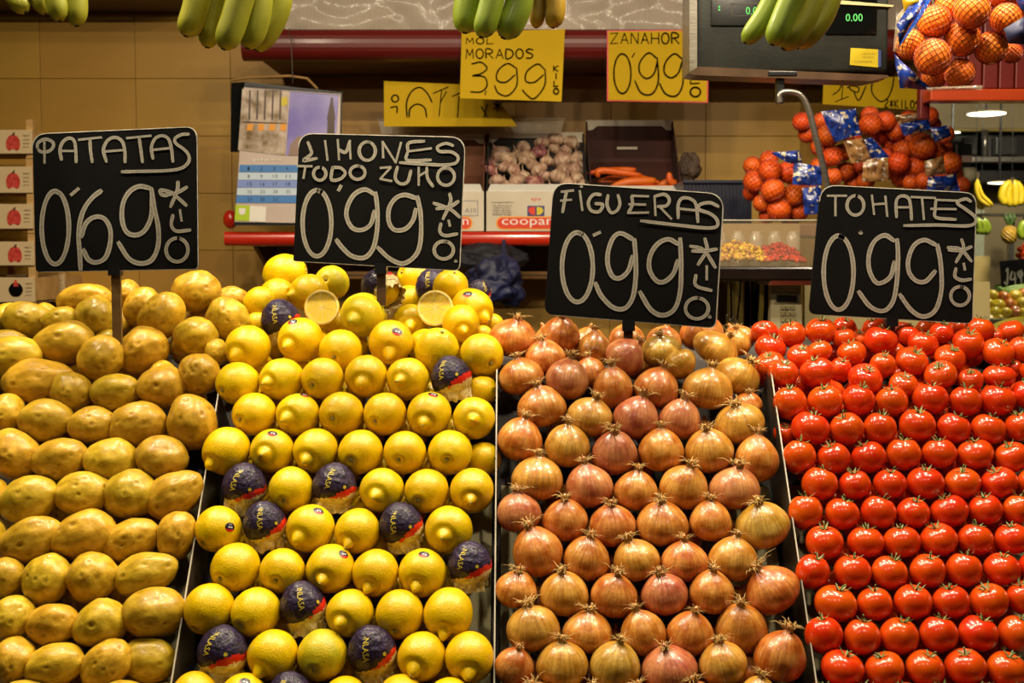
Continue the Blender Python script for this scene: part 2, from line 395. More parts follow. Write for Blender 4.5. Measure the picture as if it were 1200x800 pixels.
def onion_mesh(seed, mt):
    R = random.Random(seed+55); off = Vector((R.uniform(0, 50), 9, 0))
    sh = R.uniform(.55, 1.0)           # pointed shoulders
    base = [(0, 1.13), (.05, 1.12), (.085, 1.04), (.11, .96), (.18, .86), (.33, .76+.03*sh), (.53, .66+.02*sh), (.73, .50), (.88, .29), (.97, .06), (1.0, -.12), (.985, -.30), (.92, -.48), (.79, -.65), (.60, -.78), (.38, -.86), (.2, -.875), (.1, -.86), (0, -.85)]
    pr = spline([(r, z, 0) for r, z in base], 2); prof = [(max(p.x, 0), p.y) for p in pr]; prof[0] = (0, prof[0][1]); prof[-1] = (0, prof[-1][1])
    bx, by = R.uniform(-.06, .06), R.uniform(-.06, .06)
    V, F = lathe(prof, 40); out = []
    for v in V:
        d = 1+.05*noise.noise(v*1.1+off); a = atan2(v.y, v.x); d += .006*sin(a*14+v.z*2)*(1 if v.z < .9 else 4)
        p = v*d
        if p.z > .3: p.x += bx*(p.z-.3)*2; p.y += by*(p.z-.3)*2
        out.append(p)
    return mesh('onion', out, F, mt), Vector((bx*1.5, by*1.5, 1.0))
ONI = {c: [onion_mesh(i+j*10, m) for i in range(4)] for j, (c, m) in enumerate([('g', m_onion_g), ('b', m_onion_b), ('p', m_onion_p), ('y', m_onion_y)])}
def tuft_mesh(seed):
    R = random.Random(seed); gs = []
    for k in range(46):
        a = R.uniform(0, 2*pi); r = R.uniform(.01, .13); l = R.uniform(.06, .22); bend = R.uniform(-.6, 1.7)*l
        p0 = Vector((r*cos(a), r*sin(a), -.06)); out = Vector((cos(a+R.uniform(-.6, .6)), sin(a+R.uniform(-.6, .6)), 0))
        pts = [p0, p0+Vector((0, 0, l*.5))+out*bend*.25, p0+Vector((0, 0, l*.85))+out*bend*.6, p0+Vector((0, 0, l*R.uniform(.5, 1.0)))+out*bend*1.1]
        gs.append(tube(pts, [.010, .010, .008, .003], 4))
    for k in range(4):      # papery shreds of the neck
        a = R.uniform(0, 2*pi); wd = .055
        t = Vector((-sin(a), cos(a), 0)); o_ = Vector((cos(a), sin(a), 0))
        pts = [o_*.10+Vector((0, 0, -.14)), o_*.10+Vector((0, 0, .02)), o_*(.12+R.uniform(-.05, .04))+Vector((0, 0, .09)), o_*(.13+R.uniform(-.08, .06))+Vector((0, 0, R.uniform(.1, .17)))]
        V = []
        for i, p in enumerate(pts): ww = wd*(1-.28*i); V += [p-t*ww, p+t*ww]
        gs.append((V, [(2*i, 2*i+1, 2*i+3, 2*i+2) for i in range(3)]))
    return mesh('dry_tuft', *join(*gs), m_straw)
TUFT = [tuft_mesh(i) for i in range(5)]
def tomato_mesh(seed):
    R = random.Random(seed+77); off = Vector((R.uniform(0, 50), 5, 0)); prof = []; n = 26; lob = R.choice([5, 6, 7]); am = R.uniform(.006, .022); ph = R.uniform(0, 6)
    for i in range(n+1):
        t = pi*i/n; r = sin(t)**.92 if sin(t) > 0 else 0; z = .86*cos(t)-.17*exp(-(t/.32)**2)-.03*exp(-((pi-t)/.3)**2); prof.append((max(r, 0), z))
    V, F = lathe(prof, 36, lambda a, i: 1+am*cos(lob*a+ph)*sin(pi*i/n))
    return mesh('tomato', [v*(1+.05*noise.noise(v*.9+off)) for v in V], F, m_tomato)
TOM = [tomato_mesh(i) for i in range(7)]
def calyx_mesh(seed):
    R = random.Random(seed+31); gs = []; n = R.choice([5, 6])
    for k in range(n):
        a = 2*pi*k/n+R.uniform(-.2, .2); l = R.uniform(.34, .52); o_ = Vector((cos(a), sin(a), 0)); t = Vector((-sin(a), cos(a), 0)); cu = R.uniform(.02, .26)
        pts = [Vector((0, 0, .66)), o_*.15+Vector((0, 0, .73)), o_*.32*l/.42+Vector((0, 0, .80+cu*.3)), o_*l+Vector((0, 0, .78+cu))]
        V = []
        for i, p in enumerate(pts): ww = [.05, .065, .05, .006][i]; V += [p-t*ww, p+Vector((0, 0, .015)), p+t*ww]
        F = []
        for i in range(3): b = 3*i; F += [(b, b+1, b+4, b+3), (b+1, b+2, b+5, b+4)]
        gs.append((V, F))
    ll = R.uniform(.12, .34); dx = R.uniform(-.15, .15)
    gs.append(tube([Vector((0, 0, .62)), Vector((dx*.3, 0, .74)), Vector((dx, .05, .74+ll)), Vector((dx*1.8, .1, .78+ll*1.2))], [.05, .04, .035, .045], 6))
    return mesh('calyx', *join(*gs), m_calyx)
CAL = [calyx_mesh(i) for i in range(6)]

# wrapped lemons
def wrapper_parts(seed):
    R = random.Random(seed+900); off = Vector((R.uniform(0, 50), 1, 0)); nlon = 64; V = []; F = []; mi = []
    rows = 30; sl = .50
    def crum(v): return 1.05+.045*abs(noise.noise(v*2.2+off))+.03*noise.noise(v*5+off)+.02*abs(noise.noise(Vector((v.x*9, v.y*9, v.z*2))+off))
    for i in range(rows+1):
        t = 2.15*i/rows
        for j in range(nlon):
            a = 2*pi*j/nlon; v = Vector((sin(t)*cos(a), sin(t)*sin(a), cos(t))); V.append(v*(crum(v)+.12*max(0, cos(t))**5))
    for i in range(rows):
        for j in range(nlon):
            F.append((i*nlon+j, (i+1)*nlon+j, (i+1)*nlon+(j+1) % nlon, i*nlon+(j+1) % nlon))
            c = (V[i*nlon+j]+V[(i+1)*nlon+j])/2
            h = c.z-.30*c.x-.10*noise.noise(c*3+off)           # print border runs obliquely round the fruit
            mi.append((1 if h < -.10 and c.x > .35 else 0) if h > -.30 else (1 if (h > -.42 and c.x > .1) else 2))
    wr = mesh('paper_wrapper', V, F, [m_purple, m_red, m_tissue], True, None, mi)
    # frayed tissue skirt below
    V = []; F = []; n = 72
    ring0 = rows*nlon
    for i in range(7):
        q = i/6
        for j in range(n):
            a = 2*pi*j/n; fl = noise.noise(Vector((cos(a)*2, sin(a)*2, q*1.2+seed)))
            fr = .88+.10*q+.16*q*sin(a*9+fl*5)+.12*fl*q
            z = -.50-.62*q*(1+.35*noise.noise(Vector((cos(a)*3, sin(a)*3, 7+seed)))); rr = fr*(1-.16*q) 
            V.append(Vector((rr*cos(a), rr*sin(a), z)))
    for i in range(6):
        for j in range(n): F.append((i*n+j, (i+1)*n+j, (i+1)*n+(j+1) % n, i*n+(j+1) % n))
    sk = mesh('tissue_skirt', V, F, m_tissue)
    # printed name wrapped over the paper
    g = text_geo('INLASA', 1.0, 1.0); V = []
    for v in g[0]:
        lat = radians(64-v.x*56); lon = -pi/2-.15+v.y*.25/cos(radians(64-v.x*56))**.8
        V.append(Vector((cos(lat)*cos(lon), cos(lat)*sin(lon), sin(lat)))*1.13)
    tx = mesh('printed_name', V, g[1], m_yprint)
    # small sun badge on the other flank
    V = []
    for j in range(14):
        a = 2*pi*j/14; lat = .25+.09*sin(a)*(1 if j % 2 else .7); lon = -pi/2+.75+.09*cos(a)*(1 if j % 2 else .7); V.append(Vector((cos(lat)*cos(lon), cos(lat)*sin(lon), sin(lat)))*1.12)
    bd = mesh('printed_badge', V, [tuple(range(14))], m_yprint)
    return wr, sk, tx, bd
WRAP = [wrapper_parts(i) for i in range(3)]

# ------------------------------------------------------------------ PRODUCE: placement (pixel x, pixel y, radii in pixels)
class It: pass
def relax(items, k=.93, iters=40):
    for it in items:
        it.t = depth(it.x, it.y)+it.back
    for _ in range(iters):
        for i, a in enumerate(items):
            for b in items[i+1:]:
                if abs(a.x-b.x) > 80 or abs(a.y-b.y) > 80: continue
                pa = CAM+ray(a.x, a.y)*a.t; pb = CAM+ray(b.x, b.y)*b.t
                ra = a.r*a.t/FPX; rb = b.r*b.t/FPX; need = k*(ra+rb)-(pa-pb).length
                if need > 0:
                    q = a if (a.y-a.back*500+a.pri*40) < (b.y-b.back*500+b.pri*40) else b    # the one further up the heap gives way
                    q.t += min(need*.45, .01)
    for it in items:
        it.p = CAM+ray(it.x, it.y)*it.t; it.s = it.t/FPX
def item(x, y, r, row, back=0, pri=0, **k):
    i = It(); i.x = x; i.y = y; i.r = r; i.row = row; i.back = back; i.pri = pri
    for a, b in k.items(): setattr(i, a, b)
    return i
def frame_q(right, up, toward):
    """object axes -> image axes (x right, y away, z up)"""
    m = Matrix((right, -toward, up)).transposed(); return m.to_quaternion()
R_, U_, T_ = RIGHT, UPV, -FWD
def axis_quat(d, spin=0):
    """rotate +Z to image direction d = (right, up, toward camera)"""
    v = (R_*d[0]+U_*d[1]+T_*d[2]).normalized()
    return v.to_track_quat('Z', 'Y') @ Quaternion((0, 0, 1), spin)

# --- potatoes: x, y, a, b, angle(deg, up to the right), row (0 = loose heap)
POTS = [(33,376,30,21,-5,0),(98,352,31,19,5,0),(71,376,22,16,0,0),(113,371,22,23,20,0),(147,344,17,16,0,0),(168,361,24,20,60,0),(189,371,29,23,50,0),(230,342,28,23,10,0),(272,351,19,15,0,0),(267,373,25,23,-10,0),
(229,393,25,21,0,0),(75,401,36,23,5,0),(119,419,27,24,45,0),(167,411,31,26,30,0),(14,419,35,24,5,0),(6,400,25,13,0,0),(253,413,14,15,0,0),
(45,446,41,24,5,9),(84,459,23,23,0,9),(134,459,28,21,5,9),(189,453,28,24,0,9),(234,438,23,23,0,9),
(5,484,23,22,0,8),(54,492,31,24,-5,8),(108,498,27,21,5,8),(161,499,33,26,15,8),(225,494,32,27,100,8),
(17,532,31,27,-20,7),(69,538,32,24,10,7),(130,539,31,25,-5,7),(190,537,29,25,-5,7),
(-16,585,24,24,0,6),(34,585,34,26,15,6),(97,577,31,24,5,6),(153,580,30,27,20,6),(205,579,36,24,30,6),
(-14,628,20,22,0,5),(35,634,37,24,25,5),(98,628,39,27,20,5),(153,633,34,23,25,5),(207,628,29,22,75,5),
(6,676,22,22,0,4),(54,679,29,26,60,4),(108,677,29,27,45,4),(171,672,38,23,15,4),
(14,725,28,25,60,3),(61,732,30,24,5,3),(117,731,32,26,25,3),(181,718,36,28,10,3),
(14,776,29,25,40,2),(64,779,35,24,10,2),(124,778,31,24,40,2),(174,774,32,25,0,2),
(30,822,32,24,10,1),(90,826,31,24,10,1),(143,820,29,22,0,1),(190,826,30,24,0,1)]
pit = [item(x, y, sqrt(a*b)*.96, row, back=.03 if (x, y) in ((6, 400), (253, 413), (272, 351), (147, 344)) else 0, a=a, b=b, ang=g) for x, y, a, b, g, row in POTS]
relax(pit)
def count_labels(items, fn, heapname):
    rows = {}
    for i in items: rows.setdefault(i.row, []).append(i)
    for r, l in rows.items():
        l.sort(key=lambda q: q.x)
        for n, i in enumerate(l):
            i.label = fn(i)+', '+ORD[n+1]+' from left '+(heapname if r == 0 else 'in '+ORD[r]+' row from the bottom')
count_labels(pit, lambda i: ('long' if i.a > i.b*1.38 else 'round' if i.a < i.b*1.08 else 'oval')+(' tilted' if 20 < i.ang < 70 and i.a > i.b*1.1 else '')+' potato', 'in the loose heap below the PATATAS sign')
rg = random.Random(3)
for n, i in enumerate(pit):
    o = new('potato', POT[n % 9], None, i.p)
    q = frame_q(R_, U_, T_) @ Quaternion((0, 1, 0), -radians(i.ang)) @ Quaternion((1, 0, 0), rg.uniform(-.5, .5))
    o.rotation_mode = 'QUATERNION'; o.rotation_quaternion = q; o.scale = (i.a*i.s*1.05, i.b*i.s*1.12, i.b*i.s*1.06)
    tag(o, i.label, 'potato', 'potatoes on the left slope')

# --- lemons: (x, y, r, kind, tip dx, dy in % of r, row, extras)
n_, s_, w_ = 'n', 's', 'w'
LEMS = [(334,320.5,23,s_,120,-20,0),(389,331,20,s_,-25,-15,0,'G'),(325,347,21,s_,90,-20,0),(362,343,22,n_,-95,20,0),(304,354,18,s_,90,-90,0),(300,380,14,s_,90,-90,0,'B'),
(329,375,24,w_,-10,0,0),(425,369,26,n_,-40,30,0,'G'),(352,398,26,n_,-45,35,0,'S',-25,-80),(290.5,407,26,n_,-40,40,0),(399,411,25,s_,-20,33,0),(458,401,26,n_,0,60,0,'S',35,-48),(392,381,19,s_,90,0,0,'B'),
(481,378,22,n_,10,25,0),(487,327,22,s_,-80,-40,0),(528,337,21,s_,30,-95,0),(553,363,25,n_,70,45,0,'S',-18,-72),(508,337,22,w_,-25,0,0),(540,379,22,n_,20,45,0),(577,380,13,s_,90,0,0,'B'),(566,392,11,s_,90,0,0,'B'),(561,343,15,w_,60,0,0,'B'),
(512,411,26,s_,30,-95,0),(564.5,416,25.5,s_,50,42,0),(480,352,18,s_,90,0,0,'B'),(446,338,24,w_,0,0,0,'T'),
(278.5,449,25,s_,-62,35,9),(330,444.5,25,n_,-60,20,9),(378,444,25,s_,-40,28,9),(429,441,25,n_,-10,35,9),(478,444,25,n_,-35,5,9),(529,443,25,w_,-45,0,9),(565,458,18,s_,90,0,9,'B'),
(298,485,25,s_,-55,22,8),(349,486,25,n_,-45,15,8,'S',35,-96),(400,485,26,s_,-30,18,8),(451,485,25,s_,-42,32,8),(503,485,26,n_,-20,42,8,'S',20,-90),(555.5,490,25,n_,0,0,8),
(265,528,27,n_,-55,65,7),(319,528,25.5,n_,-20,10,7,'S',12,-84),(370,528,26,n_,-35,40,7),(422.5,529.5,26,s_,-35,30,7),(474.5,530,25,s_,-25,30,7),(527.5,530,26,s_,-10,25,7),(566,538,20,s_,90,0,7,'B'),
(286,570,27,w_,-35,0,6),(341,573,26,s_,-20,48,6),(392,570,27,w_,-20,0,6),(447.5,574,26,n_,-20,20,6),(500,575,25.5,s_,-35,35,6),(553,574.5,26,n_,-5,35,6),
(256,620,27,s_,-60,60,5,'S',66,-20),(310,614,26,w_,0,0,5),(364,619,28,n_,-45,35,5,'S',40,-80),(419,622,26,n_,-35,45,5),(470,616,27,w_,-20,0,5),(526,620.5,28,n_,-20,20,5),
(276,664.5,28,s_,-50,35,4),(331,669,26.5,s_,-15,28,4),(387.5,666,28,n_,-25,35,4,'S',60,-68),(440,671,27,n_,-25,55,4),(495,671,28,n_,-20,50,4,'S',10,-86),(551,662,27,w_,-45,0,4),
(245,713,29,s_,-50,72,3),(300,717,28,s_,-50,42,3),(355,710,28,w_,5,0,3),(410,718.5,27.5,n_,-30,25,3),(468,719.5,28,s_,-12,55,3),(525.5,719,29,n_,-15,65,3),
(261,765,31,w_,-30,0,2),(319.5,767.5,29,n_,-45,55,2),(377.5,767,29,s_,-20,40,2,'G'),(436,763,30,w_,0,0,2),(494,769,28,n_,-30,35,2),(550,770,29,n_,0,50,2),
(228,814,27,s_,-20,20,1),(285,817,28,n_,-20,20,1,'S',20,-80),(340,817,29,w_,-10,0,1),(404,821,28,s_,-10,20,1),(469,819,28,n_,-20,20,1),(527,822,28,n_,-20,20,1)]
lit = []
for t in LEMS:
    x, y, r, k, dx, dy, row = t[:7]; ex = t[7] if len(t) > 7 else ''
    lit.append(item(x, y, r, row, back=.035 if ex == 'B' else 0, k=k, dx=dx/100, dy=dy/100, ex=ex, st=t[8:10] if ex == 'S' else None))
HALF = [item(377, 360, 21, 0, pri=2, k='h', ex='', dx=0, dy=0, st=None), item(510, 361, 21.5, 0, pri=2, k='h', ex='', dx=0, dy=0, st=None)]
relax(lit+HALF)
for i in HALF: i.t -= .012; i.p = CAM+ray(i.x, i.y)*i.t; i.s = i.t/FPX
def lem_name(i):
    if i.k == 'h': return 'lemon half showing its cut face'
    if i.k == 'w': return 'lemon in '+('torn pale tissue' if i.ex == 'T' else 'purple tissue')
    if i.ex == 'B': return 'half-hidden lemon'
    if i.ex == 'G': return 'greenish yellow lemon'
    return ('stickered lemon' if i.st else 'lemon')+(' with nipple end' if i.k == 'n' else ' with stem scar' if abs(i.dx) < .9 and abs(i.dy) < .9 else ', smooth side out')
count_labels(lit+HALF, lem_name, 'in heap below LIMONES')
m_stk = [M('sticker_navy', '#141224', rough=.35), M('sticker_red', '#b41414', rough=.35), M('sticker_white', '#d8d4d8', rough=.35)]
def sticker(parent, bvh, quat, sx, sy, sc):
    d = Vector((sx, -sy, sqrt(max(.02, 1-sx*sx-sy*sy)))); wd = (R_*d[0]+U_*d[1]+T_*d[2]).normalized()
    c = quat.inverted() @ wd; up = quat.inverted() @ (U_*.95+R_*.25); e1 = up.cross(c).normalized(); e2 = c.cross(e1)
    V = []; F = []; mi = []; n = 12
    for a in range(n+1):
        for b in range(n+1):
            u = 2*a/n-1; v = 2*b/n-1
            # square to disc
            uu = u*sqrt(1-v*v/2); vv = v*sqrt(1-u*u/2)
            dr = (c+e1*uu*.235+e2*vv*.20).normalized(); h = bvh.ray_cast(Vector((0, 0, 0)), dr)[0]; V.append((h if h else dr)+dr*.012)
    for a in range(n):
        for b in range(n):
            F.append((a*(n+1)+b, (a+1)*(n+1)+b, (a+1)*(n+1)+b+1, a*(n+1)+b+1))
            mi.append(1 if b < 3 else (2 if b in (5, 6) and 2 < a < 10 and a % 3 else (2 if b == 9 and 3 < a < 9 and a % 2 else 0)))
    o = new('fruit_sticker', mesh('fruit_sticker', V, F, m_stk, False, None, mi), parent); return tag(o, 'dark sticker with red rim')
rl = random.Random(11); wn = 0
def seg_mesh():
    V = []; n = 7
    for z in (0, .035):
        V.append(Vector((.07, 0, z)))
        for j in range(n): a = radians(-17+34*j/(n-1)); V.append(Vector((.86*cos(a), .86*sin(a), z*(1.0 if 0 < j < n-1 else .4))))
    F = [tuple(range(n, -1, -1)), tuple(range(n+1, 2*n+2))]+[(i, (i+1) % (n+1), (i+1) % (n+1)+n+1, i+n+1) for i in range(n+1)]
    return mesh('segment', V, F, m_pulp, False)
SEG = seg_mesh()
hp = [(0, -1.0)]+[(sin(pi/2*i/14)*1.0, -cos(pi/2*i/14)*1.0) for i in range(1, 15)]+[(.985, .02), (0, .02)]
HALFM = mesh('lemon_half', *lathe([(r, z) for r, z in reversed(hp)], 40), m_lemon)
PITH = mesh('pith', *lathe([(0, .034), (.86, .034), (.93, .03), (.95, .015), (0, .01)], 40), m_pith, False)
for i in lit+HALF:
    if i.k == 'h':
        o = new('lemon_half', HALFM, None, i.p); q = axis_quat((.0 if i.x > 450 else -.05, .12, 1)); o.rotation_mode = 'QUATERNION'; o.rotation_quaternion = q; o.scale = [i.r*i.s]*3
        new('pith', PITH, o)
        for k in range(10):
            sgm = new('segment', SEG, o, (0, 0, .022)); sgm.rotation_euler = (0, 0, 2*pi*k/10+.1)
        tag(o, i.label, 'lemon half'); continue
    kd = 'n' if i.k == 'n' else 's'; sd = rl.randrange(4)
    me, bvh, g = LEM[kd, sd]
    if i.k == 'w':
        o = new('wrapped_lemon', LEM['s', sd][0], None, i.p); o.rotation_mode = 'QUATERNION'
        yaw = i.dx*1.1+rl.uniform(-.12, .12)
        tlt = rl.uniform(.05, .35)
        o.rotation_quaternion = frame_q(R_, U_, T_) @ Quaternion((0, 1, 0), rl.uniform(-.25, .1)) @ Quaternion((1, 0, 0), tlt) @ Quaternion((0, 0, 1), yaw)
        if i.ex == 'T': o.rotation_quaternion = frame_q(R_, U_, T_) @ Quaternion((0, 1, 0), -.9) @ Quaternion((1, 0, 0), -.65) @ Quaternion((0, 0, 1), .8)
        o.scale = [i.r*i.s*.90]*3
        wr, sk, tx, bd = WRAP[wn % 3]; wn += 1
        a = new('paper_wrapper', wr, o); new('tissue_skirt', sk, o); new('printed_name', tx, a); new('printed_badge', bd, a)
        tag(o, i.label, 'wrapped lemon', 'tissue wrapped lemons'); continue
    o = new('lemon', me, None, i.p); o.rotation_mode = 'QUATERNION'
    dx, dy = i.dx*.86, i.dy*.86; z2 = 1-dx*dx-dy*dy
    q = axis_quat((dx, -dy, sqrt(max(z2, .0))), rl.uniform(0, 6)); o.rotation_quaternion = q
    f = i.r*i.s; o.scale = (f, f, f*rl.uniform(.97, 1.06))
    if i.ex == 'G': o.data = me.copy(); o.data.materials[0] = m_lemong
    if i.k == 's': new('stem_scar', STEM, o, (0, 0, 1.0)).scale = (1.35, 1.35, 1.35)
    elif rl.random() < .6:
        st_ = new('blossom_scar', STEM, o, (g.x, g.y, g.z-.02)); st_.scale = (.7, .7, .8)
    if i.st: sticker(o, bvh, q, i.st[0]/100, i.st[1]/100, i.r)
    tag(o, i.label, 'lemon', 'lemons in the second bay')

# --- onions: x, y, half width, half height, colour, row
ONS = [(602,393,28,21,'b',0),(657,391,23,22,'b',0),(697,409,22,22,'b',0),(638,417,24,20,'b',0),(734,417,24,22,'p',0),(774,409,24,18,'y',0),(797,428,21,17,'g',0),(840,408,29,20,'g',0),(822,388,26,21,'b',0),(863,401,17,16,'g',0),
(610,440,27,22,'b',0),(665,443,26,25,'p',0),(691,436,20,19,'b',0,'B'),(718,453,24,26,'b',0),(770,454,27,25,'b',0),(830,454,30,25,'g',0),(866,440,28,21,'g',0),
(634,475,29,24,'b',8),(692,487,28,23,'g',8),(746,488,27,26,'p',8),(797,490,25,25,'p',8),(866,494,30,23,'g',8),(876,472,18,14,'b',8,'B'),
(610,514,27,26,'b',7),(665,521,27,26,'g',7),(720,529,27,27,'p',7),(775,526,27,26,'b',7),(831,526,29,26,'g',7),(887,536,26,28,'b',7),
(630,559,31,26,'g',6),(690,568,28,26,'p',6),(745,573,26,24,'b',6),(802,569,29,27,'b',6),(861,571,30,26,'p',6),
(608,599,27,24,'p',5),(662,607,27,25,'b',5),(717,614,28,25,'b',5),(776,612,31,26,'b',5),(833,609,25,24,'b',5),(893,613,32,27,'y',5),
(629,645,30,30,'b',4),(688,653,27.5,26.5,'b',4),(745,655,28,25,'g',4),(802,656,28,25,'b',4),(859,653,29,26,'g',4),
(605,689,25,21,'b',3),(661,694,29,26,'g',3),(720,696,28,26,'b',3),(778,694,28,25,'p',3),(834,692,27,25,'b',3),(903,689,33,28,'b',3),
(624,734,32,27,'g',2),(689,739,30,24,'b',2),(753,740,27,28,'b',2),(809.5,740,27.5,26,'b',2),(869,734,31,30,'b',2),
(603,779,24,23,'b',1),(659,776,31,27,'g',1),(721,778,30,29,'y',1),(784,780,33,24,'p',1),(846,775,29,25,'g',1),(915,767,30,31,'b',1),
(889,815,24,24,'g',-1),(690,826,28,24,'g',-1),(752,826,27,24,'b',-1),(632,822,27,24,'b',-1),(816,822,27,24,'b',-1)]
oit = [item(t[0], t[1], (t[2]+t[3])/2, t[5], back=.035 if len(t) > 6 else 0, rx=t[2], ry=t[3], c=t[4]) for t in ONS]
relax(oit)
cn = {'g': 'golden', 'b': 'copper brown', 'p': 'pinkish', 'y': 'pale yellow'}
def oname(i): return cn[i.c]+' onion'
for i in oit:
    if i.row == -1: i.row = 99
count_labels([i for i in oit if i.row != 99], oname, 'in loose heap below FIGUERAS sign')
for n, i in enumerate(sorted([i for i in oit if i.row == 99], key=lambda q: q.x)): i.label = oname(i)+' cut by the bottom picture edge, '+ORD[n+1]+' from left'
ro = random.Random(5)
for i in oit:
    me, tp = ONI[i.c][ro.randrange(4)]
    o = new('onion', me, None, i.p); o.rotation_mode = 'QUATERNION'
    lean = ro.uniform(-.28, .28)
    if (i.x, i.y) == (734, 417): lean = .75
    if (i.x, i.y) in ((840, 408), (866, 440)): lean = .6
    if (i.x, i.y) == (797, 428): lean = 2.6
    if (i.x, i.y) == (903, 689): lean = -.6
    tl = ro.uniform(.08, .42)
    o.rotation_quaternion = axis_quat((sin(lean), cos(lean), tl), ro.uniform(0, 6))
    o.scale = (i.rx*i.s, i.rx*i.s, i.ry*i.s*1.10)
    tf = new('dry_tuft', TUFT[ro.randrange(5)], o, (tp.x, tp.y, 1.04)); k = ro.uniform(1.1, 1.7); tf.scale = (k*1.2, k*1.2, k*.9); tf.rotation_euler = (0, 0, ro.uniform(0, 6))
    tag(o, i.label, 'onion', 'onions in the third bay')

# --- tomatoes: x, y, half width, half height, row
TMS = [(891,389,11.5,12,0),(903,408,19,16,0),(927.5,392.5,16,15,0),(962,388,18,16,0),(990,383,14,11,0,'B'),(989,397,14,13,0),(902,426,17,13,0),(918,437,17,16,0),(938,418,16,14,0),(961,411,14,12,0),(998,414,17,15,0),(957.5,436,20.5,18,0),(984,434,14,16,0,'B'),
(1032,399,19.5,17,0),(1025,383,14,11,0,'B'),(1063,393,15,13,0),(1081.5,403,18,15,0),(1087,385,13,11,0,'B'),(1103,390,14,13,0),(1134.5,403,18.5,18,0),(1147,386,17.5,15,0),(1166,394,11,10,0,'B'),(1169.5,413,19,16,0),(1197,410,16,16,0),(1113.5,419,18.5,14,0),
(1014,444,20,17,0),(1034.5,428,15,15,0),(1069,423,19.5,16,0),(1059,451,17,14,0),(1102,439,19,16,0),(1137,445,15,13,0),(1171,441,19,14,0),(1188,431,10,10,0,'B'),(1207,434,11,11,0),
(934,450,12,11,0,'B'),(1128,385,12,11,0,'B'),(1006,398,12,11,0,'B'),(1048,412,12,11,0,'B'),(919,508,13,13,0,'B'),(908,410,11,11,0,'B')]
ROWS = [(10, [(926,472,19.5,20.5),(967,470,20.5,19.5),(1006,469,19,19),(1045,470,19,18),(1090,467,21,19),(1131,470,19,19),(1169,469,20.5,19),(1202,462,16,16)]),
(9, [(949.5,502,22,20.5),(992.5,502.5,20,19.5),(1031,502,19,19.5),(1075,498,21,19.5),(1117.5,502,19,18.5),(1158,503,20,18.5),(1197,500,19,18)]),
(8, [(936,535,19.5,21),(977,537,19,19),(1018,536,20,19),(1059,532,20.5,20),(1101,531,20,18),(1143,532,21,18),(1186,536,20,18.5)]),
(7, [(960.5,567,21,20.5),(1002,568,19,18),(1043,567,19,18),(1084.5,566,21.5,19.5),(1128,566,20.5,18.5),(1171,566,21,18.5),(1209,566,17,17)]),
(6, [(944,600,20,21.5),(987,602,20,19),(1029,600,20.5,20),(1070,601,19.5,18.5),(1112.5,599,22,19.5),(1155,597,19.5,18.5),(1195,597,20,19)]),
(5, [(966,635.5,22,20.5),(1014,635,21,19),(1057,635,21.5,19.5),(1100,632.5,21.5,19.5),(1143,632,20.5,19),(1186,631,20.5,18.5)]),
(4, [(952,670,20,21.5),(999,670,22,20.5),(1042.5,671,21,20),(1087,669,21,20.5),(1129.5,667.5,20.5,21),(1174,667,21,19.5),(1213,664,19,18)]),
(3, [(979,707.5,25,22),(1025,707,20.5,19.5),(1070,705,22,20.5),(1114.5,705,21.5,20),(1159,704,22,20.5),(1200,700,20,20)]),
(2, [(965.5,744,22,23),(1010,746,21.5,22),(1054,745,23,22),(1100,743,22.5,22),(1146,742,23.5,21.5),(1192,742,22,21)]),
(1, [(987,783,25,21),(1037,784,23,20.5),(1084,782.5,23,20.5),(1131,781,24,21),(1179,784,23,20.5)])]
tit = [item(t[0], t[1], (t[2]+t[3])/2, t[4], back=.03 if len(t) > 5 else 0, rx=t[2], ry=t[3]) for t in TMS]
for r, l in ROWS: tit += [item(x, y, (a+b)/2, r, rx=a, ry=b) for x, y, a, b in l]
for x in (962, 1010, 1060, 1108, 1156, 1204): tit.append(item(x, 822, 22, 99, rx=23, ry=22))
relax(tit)
rt = random.Random(8)
for i in tit: i.c = rt.random()
def tname(i): return ('flattish ' if i.rx > i.ry*1.15 else 'round ')+'red tomato'
count_labels([i for i in tit if i.row != 99], tname, 'in loose heap below TOMATES sign')
for n, i in enumerate([i for i in tit if i.row == 99]): i.label = tname(i)+' cut by the bottom picture edge, '+ORD[n+1]+' from left'
for i in tit:
    o = new('tomato', TOM[rt.randrange(7)], None, i.p); o.rotation_mode = 'QUATERNION'
    lean = rt.uniform(-.45, .35); tl = rt.uniform(-.10, .30) if i.row else rt.uniform(-.2, .8)
    o.rotation_quaternion = axis_quat((sin(lean), cos(lean), tl), rt.uniform(0, 6))
    o.scale = (i.rx*i.s, i.rx*i.s, i.ry*i.s*1.12)
    new('calyx', CAL[rt.randrange(6)], o)
    tag(o, i.label, 'tomato', 'tomatoes in the right bay')

# --- hidden second layer that shows through the gaps between the rows
def under(items, builder, bay, cat, xlim):
    rows = {}
    for i in items:
        if i.row > 0 and i.back == 0: rows.setdefault(i.row, []).append(i)
    for r, l in rows.items():
        l.sort(key=lambda q: q.x)
        for a, b in zip(l, l[1:]):
            if b.x-a.x > 1.35*(a.r+b.r): continue
            rr = min(a.r, b.r)*min(a.s, b.s)*.93; m = (a.p+b.p)/2; h = sqrt(max(0, ((a.r*a.s+rr)**2-((a.p-b.p).length/2)**2)))*.98
            p = m-N1*h
            if p.x-rr < xlim[0] or p.x+rr > xlim[1]: continue
            if (p-A0).dot(N1)-rr < -BED-.012: p += N1*((-BED-.0)-((p-A0).dot(N1)-rr))*.0
            o = builder(); o.location = p
            tag(o, 'buried %s glimpsed in the gap between %s and %s of the %s' % (cat, ORD[l.index(a)+1], ORD[l.index(a)+2], 'cut bottom row' if r == 99 else ORD[r]+' row from bottom'), cat, bay)
ru = random.Random(21)
